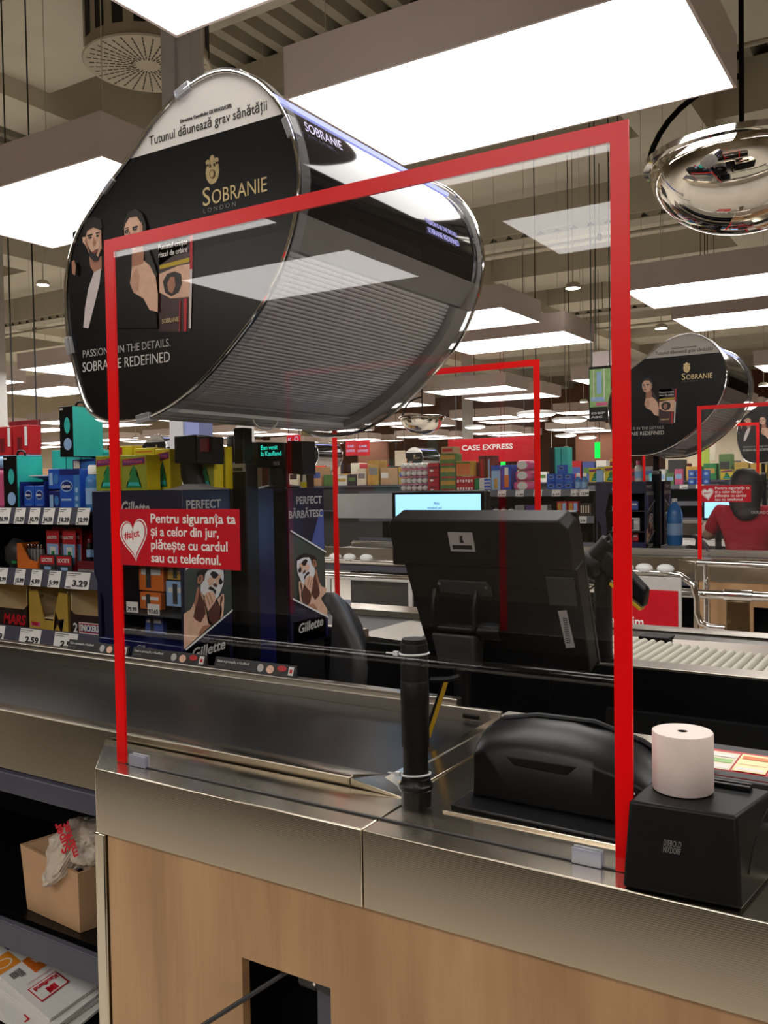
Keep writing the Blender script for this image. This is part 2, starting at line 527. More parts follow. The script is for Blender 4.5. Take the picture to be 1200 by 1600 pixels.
# ------------------------------------------------------------------ room shell
X0, X1, Y0, Y1, ZC = -30.0, 7.0, -9.0, 36.0, 6.3
struct('floor', MB().box(X0, X1, Y0, Y1, -.1, 0), 'floor_tile')
struct('wall_left', MB().box(X0 - .2, X0, Y0, Y1, -.1, ZC + .3), 'wall_beige')
struct('wall_right', MB().box(X1, X1 + .2, Y0, Y1, -.1, ZC + .3), 'wall_beige')
struct('wall_front', MB().box(X0, X1, Y0 - .2, Y0, -.1, ZC + .3), 'wall_beige')
struct('wall_back', MB().box(X0, X1, Y1, Y1 + .2, -.1, ZC + .3), 'wall_brown')
mb = MB()                                   # ribbed steel deck, ribs along Y
x = X0
while x < X1:
    prof = [(x, ZC), (x + .12, ZC), (x + .15, ZC - .14), (x + .27, ZC - .14), (x + .30, ZC)]
    for a, b in zip(prof, prof[1:]):
        mb.face([(a[0], Y0, a[1]), (b[0], Y0, b[1]), (b[0], Y1, b[1]), (a[0], Y1, a[1])])
    x += .30
mb.box(X0, X1, Y0, Y1, ZC + .05, ZC + .2)
struct('ceiling', mb, 'deck_paint', smooth=False)
n = 1
for y in [v * 3.0 - 7.2 for v in range(15)]:
    struct(f'trim_{n}', MB().box(X0, X1, y, y + 1.35, ZC - .75, ZC - .14), 'beam_paint'); n += 1
for x in (-25.5, -19.5, -13.5, -8.2, -2.6, 3.4):
    struct(f'trim_{n}', MB().box(x - .35, x + .35, Y0, Y1, ZC - .95, ZC - .1), 'beam_paint'); n += 1

# building columns
mb = MB().box(-5.0, -4.86, 4.92, 5.1, 0, ZC - .1)
mb.box(-4.86, -4.715, 4.94, 5.08, 0, ZC - .1)
col = thing('building_column', 'grey steel building column rising behind the near tobacco dispenser', 'column', (-4.86, 5, 0))
put('shaft', mb, 'column_grey', col, bevel=.004)
put('base_plate', MB().box(-5.05, -4.66, 4.85, 5.15, 0, .02), 'mid_grey', col)
put('sleeve', MB().box(-4.862, -4.712, 4.935, 5.085, .9, 2.05), 'column_lilac', col)
for i, (cx, cy, where) in enumerate(((-8.2, 9.5, 'left of the hanging red express sign'), (-10.4, 7.2, 'behind the yellow air freshener cartons'), (-8.8, 17.5, 'far back under the light panels'))):
    c = thing('building_column', f'slim pale building column {where}', 'column', (cx, cy, 0))
    put('shaft', MB().box(cx - .09, cx + .09, cy - .09, cy + .09, 0, ZC - .1), 'light_grey', c, bevel=.005)
    put('base_plate', MB().box(cx - .16, cx + .16, cy - .16, cy + .16, 0, .02), 'mid_grey', c)

# ------------------------------------------------------------------ ceiling light panels
ORD = ['first', 'second', 'third', 'fourth', 'fifth', 'sixth', 'seventh', 'eighth', 'ninth', 'tenth', 'eleventh', 'twelfth', 'thirteenth']
ROWS = [(-14.9, -14.0), (-3.43, -2.47), (-1.76, -.84), (1.33, 2.27), (2.86, 3.775), (7.25, 8.16), (8.78, 9.7), (13.1, 14.0), (14.6, 15.5), (19.0, 19.9), (20.5, 21.4), (25.0, 25.9), (26.5, 27.4)]
def light_panel(x0, x1, y0, y1, z, label, wires):
    t = thing('ceiling_light_panel', label, 'ceiling light', ((x0 + x1) / 2, (y0 + y1) / 2, z), 'rectangular light panels under the ceiling')
    h = .19
    mb = MB().box(x0, x1, y0, y0 + .012, z - .004, z + h).box(x0, x1, y1 - .012, y1, z - .004, z + h)
    mb.box(x0, x0 + .012, y0 + .012, y1 - .012, z - .004, z + h).box(x1 - .012, x1, y0 + .012, y1 - .012, z - .004, z + h)
    mb.box(x0, x1, y0, y1, z + h, z + h + .01)
    put('housing', mb, 'lamp_box', t, smooth=False)
    m2 = MB(); m2.face([(x0 + .012, y0 + .012, z), (x0 + .012, y1 - .012, z), (x1 - .012, y1 - .012, z), (x1 - .012, y0 + .012, z)])
    put('diffuser', m2, 'lamp_panel', t)
    if wires:
        for a in (x0 + .12, x1 - .12):
            for b in (y0 + .12, y1 - .12):
                put('wire', MB().cyl((a, b, z + h), (a, b, ZC - .14), .0022, n=6), 'beam_paint', t)
for ri, (ya, yb) in enumerate(ROWS):
    ym = (ya + yb) / 2
    k = 1; ci = 0
    while ri > 0:
        x1 = -.70 + 2.6 * k
        x0 = x1 - 1.53
        if x1 < -1.5 * max(ym, 2.5) - 3.2: break
        if x1 < X0 + 1.6: break
        if ri < 3 and x1 < -5: break
        if (ri <= 4 or x0 < -.1 * ym) :
            if ri == 0: lab = f'light panel over the entrance lane out of view, {ORD[ci]} one from the right'
            elif ri < 3: lab = f'light panel mirrored in the near clear screen, {ORD[ri-1]} mirrored row, {ORD[ci]} from the right'
            else: lab = f'bright rectangular light panel in the {ORD[ri-3]} row back, {ORD[ci]} from the right'
            light_panel(x0, x1, ya, yb, 3.0, lab, 3 <= ri <= 6)
            ci += 1
        k -= 1

# round lamps hanging further back
def on_y(px, py, Y):
    """the world point seen at photo pixel (px,py) on the plane y = Y"""
    d = FWD + RIGHT * ((px - 600) / F_PX) - UP * ((py - 800) / F_PX)
    return CAM + d * (Y / d.y)
def round_lamp(px, py, Y, r, label):
    c = on_y(px, py, Y)
    t = thing('round_pendant_lamp', label, 'pendant lamp', c, 'round pendant lamps at the back')
    put('shade', MB().lathe([(0, .05), (.05, .05), (.06, .045), (r * .8, .04), (r, .025), (r, 0), (r - .01, 0)], c, 40), 'light_grey', t)
    put('diffuser', MB().lathe([(0, -.03), (r * .5, -.026), (r - .03, -.012), (r - .01, 0)], c, 40), 'lamp_round', t)
    put('cord', MB().cyl(c + Vector((0, 0, .11)), (c.x, c.y, ZC - .15), .006, n=6), 'black_matte', t)
round_lamp(838, 648, 9.9, .23, 'round white pendant lamp just left of the far red border corner')
round_lamp(890, 657, 10.9, .22, 'round white pendant lamp left of the hanging store map')
round_lamp(742, 668, 15.5, .20, 'small round pendant lamp above the red express sign')
round_lamp(884, 681, 19.5, .24, 'low round lamp under the second pendant lamp')
round_lamp(918, 684, 21.5, .22, 'tiny round lamp beside the far green sign')

def spot(px, py, Y, label):
    c = on_y(px, py, Y)
    t = thing('ceiling_spotlight', label, 'spotlight', c, 'small round spotlights')
    put('housing', MB().lathe([(0, .05), (.05, .05), (.072, .03), (.076, 0), (.07, -.004)], c, 24), 'beam_paint', t)
    put('lens', MB().lathe([(0, -.004), (.07, -.004)], c, 24), 'lamp_spot', t)
    put('stem', MB().cyl(c + Vector((0, 0, .05)), (c.x, c.y, ZC - .14), .006, n=8), 'beam_paint', t)
spot(67, 445, 7.0, 'small round spotlight at the left edge below the left light panel')
spot(895, 450, 8.6, 'small round spotlight seen through the screen right of the dispenser')
spot(1033, 513, 11.0, 'small round spotlight right of the red upright between two light panels')
spot(912, 628, 16.0, 'small round spotlight left of the hanging store map')
spot(1193, 603, 15.0, 'small round spotlight at the right edge above the second dispenser')
for i, (px, py, Y) in enumerate(((143, 700, 22), (212, 684, 18), (590, 655, 24), (862, 712, 26), (885, 700, 24), (838, 690, 28), (75, 690, 24))):
    spot(px, py, Y, f'distant glowing spotlight, {ORD[i]} of the faint ones along the horizon')

# perforated air diffuser drum
c = Vector((-5.66, 5.42, 5.0)); r = .515
t = thing('air_diffuser', 'round perforated air diffuser drum under the roof at upper left', 'air vent', c)
put('drum', MB().lathe([(r * .97, .0), (r * .97, .75), (0, .75)], c, 48), 'diffuser_paint', t)
put('face_plate', MB().lathe([(0, -.012), (r, -.012), (r + .01, 0), (r, .012), (0, .012)], c, 64), 'diffuser_paint', t)
mb = MB()
for k in range(18):
    a = 2 * math.pi * k / 18
    mb.box(-.045, .045, r * .975, r * .985, .10, .62, mtx=Matrix.Translation(c) @ Matrix.Rotation(a, 4, 'Z'))
put('side_slots', mb, 'slot_dark', t)
mb = MB()
for k in range(36):
    a = 2 * math.pi * k / 36
    for j in range(7):
        rr = .10 + j * .055 + (k % 2) * .02
        mb.box(rr, rr + .04, -.006, .004, -.0145, -.0125, mtx=Matrix.Translation(c) @ Matrix.Rotation(a, 4, 'Z') @ Matrix.Rotation(R(22), 4, 'Z'))
put('face_slots', mb, 'slot_dark', t)
put('duct', MB().cyl(c + Vector((0, 0, .75)), (c.x, c.y, ZC - .145), .3, n=32), 'diffuser_paint', t)

# conduits and hangers under the roof
for i, (y, z, lab) in enumerate(((7.9, 5.0, 'thin grey conduit running under the roof beyond the diffuser drum'), (11.4, 4.6, 'thin grey conduit running under the roof past the convex mirror'), (17.0, 4.4, 'thin grey conduit running far back under the roof'))):
    t = thing('ceiling_conduit', lab, 'conduit', (-8, y, z))
    put('pipe', MB().cyl((-20, y, z), (5, y, z), .022, n=10), 'deck_paint', t)
    for x in [-19 + 3.8 * k for k in range(6)]:
        put('hanger', MB().cyl((x, y, z), (x, y, ZC - .14), .006, n=6).box(x - .02, x + .02, y - .03, y + .03, z - .03, z + .05), 'dark_grey', t)
for i, (y, lab) in enumerate(((6.35, 'perforated dark cable tray crossing behind the near dispenser'), (11.9, 'perforated dark cable tray crossing behind the second dispenser'), (18.0, 'perforated dark cable tray far back'))):
    t = thing('cable_tray', lab, 'cable tray', (-6, y, 4.9))
    mb = MB().box(-22, 5, y, y + .3, 4.9, 4.915).box(-22, 5, y - .01, y, 4.9, 4.98).box(-22, 5, y + .3, y + .31, 4.9, 4.98)
    put('tray', mb, 'deck_paint', t)
    mb = MB(); x = -21.9
    while x < 5:
        mb.prism([(x, 4.915), (x + .12, 4.915), (x + .05, 4.97)], 'Y', y - .014, y - .010); x += .24
    put('slots', mb, 'slot_dark', t)
    for x in (-18, -14, -10, -6, -2, 2):
        put('hanger', MB().cyl((x, y + .15, 4.9), (x, y + .15, ZC - .1), .008, n=6), 'dark_grey', t)

# convex security mirrors
def dome(c, r, label):
    t = thing('security_mirror', label, 'convex mirror', c)
    prof = [(r * math.sin(a), -r * .78 * math.cos(a)) for a in [R(90) * k / 20 for k in range(21)]]
    put('mirror_dome', MB().lathe(prof, c, 64), 'mirror_chrome', t)
    put('rim', MB().lathe([(r, -.01), (r + .025, -.005), (r + .028, .02), (r + .01, .03), (0, .03)], c, 64), 'chrome', t)
    put('suspension', MB().cyl((c[0], c[1], c[2] + .03), (c[0], c[1], ZC - .1), .012, n=8), 'black_matte', t)
    arc = [(c[0] - r * 1.05 * math.cos(R(a)), c[1], c[2] + .02 + r * .9 * math.sin(R(a))) for a in range(0, 100, 10)]
    put('bracket', MB().tube(arc, .014), 'black_matte', t)
dome((-.80, 4.42, 2.92), .41, 'large chrome convex mirror dome hanging at upper right')
p = on_y(660, 668, 13.0)
dome((p.x, 13.0, p.z + .16), .36, 'small distant convex mirror dome under light panels left of the express sign')
# ------------------------------------------------------------------ checkout pieces (dy shifts the whole till along Y)
def counter(dy, w):
    Y = lambda v: v + dy
    t = thing('checkout_counter', f'wood fronted steel topped checkout counter {w}', 'checkout counter', (-.4, Y(1.4), 0))
    xl, xm, xr = -1.393, -.774, .55
    # caps: folded steel sheet; the left end is cut at 45 degrees in plan
    def folded(x0, x1, yb, chamfer):
        pr = [(Y(1.153), .795), (Y(1.153), .92), (Y(yb), .92), (Y(yb), .905), (Y(1.166), .905), (Y(1.166), .795)]
        m_ = MB().prism(pr, 'X', x0, x1)
        if chamfer:
            for v in m_.bm.verts:
                if v.co.x < x0 + .001: v.co.x -= (v.co.y - Y(1.153)) * .967
            m_.prism([(xl + .001, Y(1.157)), (xl - .142, Y(1.3045)), (xl - .130, Y(1.3045)), (xl + .012, Y(1.159))], 'Z', .795, .9045)
        return m_
    put('steel_cap', folded(xl, xm - .0012, 1.305, True), 'steel_linen', t, bevel=.002)
    put('steel_cap', folded(xm + .0012, xr, 1.285, False), 'steel_linen', t, bevel=.002)
    # deck behind the cap, with a folded bright lip
    mb = MB().box(-.70, xr, Y(1.286), Y(1.92), .900, .912)
    mb.box(-.70, xr, Y(1.281), Y(1.287), .900, .924)
    put('deck_plate', mb, 'steel_linen', t, bevel=.0015)
    mb = MB().prism([(-.888, Y(1.31)), (-.70, Y(1.285)), (-.70, Y(1.90)), (-.888, Y(1.90))], 'Z', .902, .9135)
    put('deck_plate', mb, 'steel_linen', t, bevel=.0015)
    # wood front with the cut-out for the bumper bracket
    hx0, hx1, hz0, hz1 = -1.036, -.847, .40, .641
    yf, yk = Y(1.163), Y(1.182)
    mb = MB().box(-1.372, hx0, yf, yk, .05, .80).box(hx1, xr, yf, yk, .05, .80).box(hx0, hx1, yf, yk, hz1, .80).box(hx0, hx1, yf, yk, .05, hz0)
    put('wood_panel', mb, 'wood_oak', t, smooth=False)
    put('end_post', MB().box(-1.405, -1.376, Y(1.157), Y(1.19), 0, .792), 'steel_linen', t, bevel=.003)
    put('end_panel', MB().box(-1.40, -1.385, Y(1.19), Y(1.31), 0, .79), 'black_matte', t)
    put('plinth', MB().box(-1.37, xr, Y(1.19), Y(1.22), 0, .06), 'black_matte', t)
    mb = MB().box(-1.10, -.78, Y(1.33), Y(1.34), .35, .70).box(-1.10, -1.09, Y(1.184), Y(1.34), .35, .70).box(-.79, -.78, Y(1.184), Y(1.34), .35, .70).box(-1.10, -.78, Y(1.184), Y(1.34), .70, .71)
    put('recess_box', mb, 'black_matte', t)
    put('far_side', MB().box(-.86, xr, Y(1.90), Y(1.92), 0, .90), 'black_matte', t)
    return t

def bumper_bracket():
    t = thing('bumper_bracket', 'dark bracket with roller pipe inside the square hole in the wood front', 'bracket', (-.92, 1.25, .5))
    put('plate', MB().prism([(-.930, .628), (-.848, .616), (-.848, .585), (-.915, .60)], 'Y', 1.21, 1.222), 'dark_grey', t)
    put('upright', MB().box(-.915, -.875, 1.215, 1.25, .36, .61), 'rail_blue_grey', t, bevel=.003)
    put('roller', MB().cyl((-.955, 1.235, .602), (-.918, 1.235, .602), .021, n=24), 'dark_grey', t, bevel=.002)
    put('bolt', MB().cyl((-.908, 1.2, .612), (-.908, 1.212, .612), .003, n=10), 'chrome', t)
    put('tie_rod', MB().cyl((-.936, 1.215, .640), (-1.10, 1.10, .52), .0042, n=10), 'dark_grey', t)

def conveyor(dy, w, full=True):
    Y = lambda v: v + dy
    xl = -4.6
    t = thing('belt_conveyor', f'steel framed conveyor unit with black belt {w}', 'conveyor', (-2.4, Y(1.6), 0))
    put('belt', MB().box(xl, -.892, Y(1.432), Y(1.858), .893, .905), 'belt_rubber', t, bevel=.002)
    # near rail: upright face with a sloping top, running out at the right end
    a = [(Y(1.313), .795), (Y(1.313), .935), (Y(1.327), .937), (Y(1.436), .906), (Y(1.436), .89), (Y(1.33), .915), (Y(1.33), .795)]
    mb = MB().prism(a, 'X', xl, -.905)
    mb.hexa([(-.905, Y(1.313), .90), (-.79, Y(1.304), .90), (-.888, Y(1.43), .896), (-.905, Y(1.436), .896)],
            [(-.905, Y(1.313), .935), (-.785, Y(1.304), .921), (-.888, Y(1.43), .9075), (-.905, Y(1.436), .9065)])
    put('near_rail', mb, 'steel_rail', t, bevel=.0018)
    mb = MB().box(xl, -.86, Y(1.858), Y(1.872), .88, .936).box(xl, -.98, Y(1.872), Y(1.90), .90, .949)
    mb.prism([(-.86, Y(1.858)), (-.80, Y(1.875)), (-.80, Y(1.90)), (-.86, Y(1.90))], 'Z', .88, .93)
    put('far_rail', mb, 'steel_plain', t, bevel=.0025)
    mb = MB().prism([(-.893, .903), (-.878, .909), (-.852, .917), (-.852, .90), (-.893, .895)], 'Y', Y(1.432), Y(1.858))
    put('comb_plate', mb, 'steel_plain', t)
    mb = MB().box(-.852, -.80, Y(1.39), Y(1.86), .90, .9165)
    put('end_plate', mb, 'steel_linen', t, bevel=.001)
    put('near_leg_panel', MB().box(-1.42, -1.40, Y(1.34), Y(1.86), 0, .89), 'black_matte', t)
    put('belly', MB().box(xl, -.90, Y(1.345), Y(1.855), .80, .885), 'black_matte', t)
    if full:
        put('sensor', MB().box(-.955, -.915, Y(1.852), Y(1.8585), .912, .922), 'black_plastic', t, bevel=.002)
        put('tray_front', MB().prism([(Y(1.330), .795), (Y(1.312), .785), (Y(1.305), .742), (Y(1.325), .735), (Y(1.35), .78)], 'X', xl, -1.425), 'rail_blue_grey', t, bevel=.002)
        put('back_panel', MB().box(xl, -1.425, Y(1.84), Y(1.855), .05, .80), 'black_matte', t)
        put('shelf', MB().box(xl, -1.425, Y(1.385), Y(1.84), .375, .39), 'black_satin', t)
        put('shelf_rail', MB().prism([(Y(1.385), .372), (Y(1.372), .385), (Y(1.362), .378), (Y(1.36), .315), (Y(1.375), .31), (Y(1.385), .33)], 'X', xl, -1.425), 'rail_blue_grey', t, bevel=.002)
        put('shelf', MB().box(xl, -1.425, Y(1.36), Y(1.84), .06, .075), 'black_satin', t)
    return t

def guard(dy, w, y=1.205, mirror=False, notice=True, tr='acrylic'):
    """clear screen with a red tape border; mirror = faces the other lane"""
    xl, xr, z0, z1, b = (-1.386, -.361, .921, 1.942, .0245) if not mirror else (-2.355, -1.355, .921, 1.942, .0245)
    yy = y + dy
    t = thing('checkout_screen', f'clear screen with red taped border {w}', 'protective screen', ((xl + xr) / 2, yy, .92))
    put('pane', MB().box(xl, xr, yy - .002, yy + .002, z0, z1), tr, t, smooth=False)
    put('bottom_seal', MB().box(xl + b, xr - b, yy - .0026, yy + .0026, .9203, .9224), 'dark_grey', t, smooth=False)
    mb = MB()
    ya, yb = (yy - .0024, yy + .0024)
    mb.box(xl - .0004, xl + b, ya, yb, z0, z1).box(xr - b, xr + .0004, ya, yb, z0, z1).box(xl + b, xr - b, ya, yb, z1 - b, z1 + .0004)
    put('red_border', mb, 'red_tape', t, smooth=False)
    for cx in (xl + .06, xr - .065):
        mb = MB().box(cx - .022, cx + .022, yy - .007, yy - .0025, .9205, .943).box(cx - .022, cx + .022, yy + .0025, yy + .007, .9205, .943)
        put('clip', mb, 'acrylic_clip', t, bevel=.0012)
    if notice:
        if not mirror:
            x0, x1, a, c = xl + b + .0005, -1.055, 1.312, 1.4205
            st = put('notice_sticker', MB().box(x0, x1, yy - .0031, yy - .0021, a, c), 'red_sticker', t, smooth=False)
            yo = yy - .0032
            decal('heart', [(heart(-1.322, 1.366, .040, .048, .12), 'white_print'), (heart(-1.322, 1.3665, .0365, .044, .12), 'red_print'), (heart(-1.322, 1.367, .0335, .0405, .12), 'white_print')], (0, yo, 0), 'F', st)
            text('#ajut', .0205, (-1.3465, yo - .001, 1.362), ((1, 0, .16), (-.16, 0, 1)), 'red_sticker', st, bold=.012)
            for i, (s_, wd) in enumerate((('Pentru siguranța ta', .212), ('și a celor din jur,', .172), ('plătește cu cardul', .192), ('sau cu telefonul.', .176))):
                text(s_, .0248, (-1.277, yo, 1.3945 - i * .0247), 'F', 'white_print', st, bold=.016, w=wd)
        else:
            st = put('notice_sticker', MB().box(xl + b, xl + b + .30, yy - .0031, yy - .0021, 1.312, 1.4205), 'light_grey', t, smooth=False)
            st['label'] = 'pale grey back of a notice sticker'
    return t

OUT = [(-1.53, 2.496), (-1.639, 2.49), (-1.755, 2.441), (-1.872, 2.353), (-1.984, 2.276), (-2.095, 2.177), (-2.143, 2.057), (-2.141, 1.911), (-2.100, 1.761), (-2.06, 1.686), (-1.995, 1.653), (-1.93, 1.646), (-1.805, 1.656), (-1.663, 1.713), (-1.528, 1.808), (-1.401, 1.928), (-1.329, 2.056), (-1.301, 2.172), (-1.31, 2.264), (-1.35, 2.363), (-1.428, 2.448)]
OUTS = catmull(OUT, 4)
AD = [
 ([(-2.113, 2.192), (-1.909, 2.246), (-1.724, 2.202), (-1.666, 2.087), (-1.776, 2.048), (-1.914, 2.097), (-2.108, 2.089)], 'ad_dim'),
 ([(-2.063, 2.068), (-2.022, 2.083), (-1.949, 2.058), (-1.955, 1.892), (-2.078, 1.913), (-2.094, 2.015)], 'ad_suit'),
 ([(-2.045, 2.116), (-1.993, 2.108), (-1.994, 2.07), (-2.023, 2.064), (-2.04, 2.085)], 'skin_dark'),
 ([(-2.025, 2.068), (-1.996, 2.074), (-2.004, 2.033), (-2.031, 1.968), (-2.055, 1.914), (-2.076, 1.919), (-2.067, 1.972), (-2.05, 2.027)], 'shirt'),
 ([(-2.054, 2.192), (-2.023, 2.194), (-1.992, 2.179), (-1.99, 2.128), (-2.003, 2.105), (-2.022, 2.102), (-2.043, 2.122), (-2.057, 2.147), (-2.069, 2.158), (-2.07, 2.172), (-2.061, 2.172)], 'skin_ad'),
 ([(-2.048, 2.15), (-2.052, 2.17), (-2.060, 2.160), (-2.050, 2.135), (-2.030, 2.110), (-2.022, 2.104), (-2.043, 2.122)], 'skin_dark'),
 ([(-2.044, 2.138), (-2.032, 2.125), (-2.012, 2.129), (-1.993, 2.131), (-1.992, 2.114), (-2.007, 2.096), (-2.024, 2.097), (-2.04, 2.112)], 'ad_hair'),
 ([(-2.06, 2.208), (-2.047, 2.22), (-2.015, 2.22), (-1.991, 2.208), (-1.985, 2.186), (-1.995, 2.18), (-2.023, 2.192), (-2.048, 2.187), (-2.056, 2.169), (-2.066, 2.176)], 'ad_hair'),
 ([(-2.048, 2.174), (-2.027, 2.175), (-2.025, 2.171), (-2.047, 2.169)], 'ad_hair'),
 ([(-2.013, 2.175), (-1.993, 2.175), (-1.994, 2.172), (-2.011, 2.171)], 'ad_hair'),
 ([(-2.042, 2.165), (-2.030, 2.167), (-2.029, 2.163), (-2.041, 2.162)], 'ad_hair'),
 ([(-2.010, 2.166), (-1.998, 2.166), (-1.999, 2.162), (-2.009, 2.162)], 'ad_hair'),
 ([(-2.018, 2.166), (-2.013, 2.145), (-2.022, 2.140), (-2.026, 2.146)], 'skin_dark'),
 ([(-1.990, 2.175), (-1.990, 2.128), (-2.003, 2.106), (-2.010, 2.112), (-1.998, 2.140), (-1.996, 2.17)], 'skin_mid'),
 (ellipse(-2.037, 2.1645, .0055, .003, 12), 'ad_hair'), (ellipse(-2.004, 2.1645, .0055, .003, 12), 'ad_hair'), (ellipse(-2.037, 2.1645, .0014, .0014, 8), 'shirt'),
 ([(-2.029, 2.123), (-2.015, 2.127), (-1.999, 2.123), (-2.015, 2.117)], 'lips'),
 ([(-1.877, 2.016), (-1.863, 1.989), (-1.823, 1.969), (-1.78, 1.922), (-1.778, 1.885), (-1.955, 1.903), (-1.918, 1.969)], 'ad_suit'),
 ([(-1.822, 2.123), (-1.805, 2.1), (-1.784, 2.055), (-1.772, 2.022), (-1.795, 2.011), (-1.817, 2.065)], 'ad_hair'),
 ([(-1.867, 2.064), (-1.824, 2.071), (-1.8, 2.053), (-1.779, 2.02), (-1.772, 1.974), (-1.774, 1.927), (-1.804, 1.936), (-1.827, 1.97), (-1.863, 1.989), (-1.877, 2.016), (-1.871, 2.039)], 'skin_ad'),
 ([(-1.865, 2.04), (-1.850, 2.055), (-1.838, 2.03), (-1.845, 1.995), (-1.863, 1.989), (-1.877, 2.016)], 'skin_mid'),
 ([(-1.865, 2.111), (-1.825, 2.12), (-1.82, 2.088), (-1.824, 2.063), (-1.868, 2.06)], 'skin_dark'),
 ([(-1.893, 2.174), (-1.875, 2.199), (-1.845, 2.198), (-1.822, 2.171), (-1.82, 2.137), (-1.83, 2.118), (-1.857, 2.103), (-1.88, 2.112), (-1.892, 2.138)], 'skin_ad'),
 ([(-1.896, 2.163), (-1.894, 2.183), (-1.875, 2.207), (-1.848, 2.211), (-1.823, 2.194), (-1.808, 2.16), (-1.812, 2.141), (-1.822, 2.131), (-1.822, 2.162), (-1.843, 2.19), (-1.872, 2.192), (-1.886, 2.179)], 'ad_hair'),
 ([(-1.89, 2.16), (-1.876, 2.162), (-1.875, 2.159), (-1.888, 2.157)], 'ad_hair'),
 ([(-1.861, 2.164), (-1.841, 2.166), (-1.839, 2.161), (-1.86, 2.16)], 'ad_hair'),
 ([(-1.872, 2.158), (-1.866, 2.140), (-1.876, 2.137), (-1.879, 2.142)], 'skin_dark'),
 ([(-1.824, 2.172), (-1.821, 2.138), (-1.832, 2.119), (-1.842, 2.116), (-1.832, 2.140), (-1.834, 2.168)], 'skin_mid'),
 (ellipse(-1.8825, 2.1545, .0068, .0036, 12), 'ad_hair'), (ellipse(-1.8505, 2.1575, .0085, .0040, 12), 'ad_hair'), (ellipse(-1.8815, 2.1548, .0016, .0016, 8), 'shirt'), (ellipse(-1.8490, 2.158, .0018, .0018, 8), 'shirt'),
 ([(-1.8875, 2.1645), (-1.874, 2.1665), (-1.872, 2.1645), (-1.887, 2.162)], 'ad_hair'),
 ([(-1.883, 2.129), (-1.868, 2.13), (-1.859, 2.126), (-1.871, 2.12)], 'lips'),
 ([(-2.107, 2.107), (-2.096, 2.11), (-2.089, 2.092), (-2.094, 2.066), (-2.105, 2.073)], 'skin_dark')]
PACK = [
 ([(-1.77, 2.121), (-1.656, 2.119), (-1.666, 1.865), (-1.778, 1.876)], 'pack_dark'),
 ([(-1.77, 2.05), (-1.661, 2.056), (-1.662, 2.044), (-1.769, 2.04)], 'yellow_print'),
 ([(-1.771, 2.028), (-1.698, 2.04), (-1.66, 2.039), (-1.663, 1.954), (-1.732, 1.959), (-1.772, 1.98)], 'skin_ad'),
 ([(-1.758, 2.006), (-1.742, 2.024), (-1.714, 2.027), (-1.691, 2.017), (-1.688, 1.992), (-1.701, 1.971), (-1.728, 1.963), (-1.751, 1.977)], 'ad_hair'),
 ([(-1.742, 1.999), (-1.73, 2.014), (-1.715, 2.013), (-1.712, 1.989), (-1.724, 1.971), (-1.738, 1.978)], 'skin_dark'),
 ([(-1.656, 2.118), (-1.646, 2.117), (-1.65, 2.024), (-1.659, 2.024)], 'red_print'),
 ([(-1.683, 1.952), (-1.671, 1.951), (-1.676, 1.866), (-1.685, 1.867)], 'red_print'),
 ([(-1.697, 1.951), (-1.694, 1.951), (-1.699, 1.868), (-1.702, 1.868)], 'red_print'),
 ([(-1.659, 2.024), (-1.65, 2.024), (-1.659, 1.872), (-1.667, 1.873)], 'shirt')]

def eagle(cx, cz, s):
    """gold double-headed crest: feathered oval body, two heads and a crown on top"""
    P = []
    for k in range(72):
        a = 2 * math.pi * k / 72 + math.pi / 2
        r = 1.0 + (.07 if k % 2 else -.03)
        up = math.sin(a)
        if up > .80: r *= .80
        P.append((cx + s * .66 * r * math.cos(a), cz - s * .08 + s * .92 * r * up))
    return P

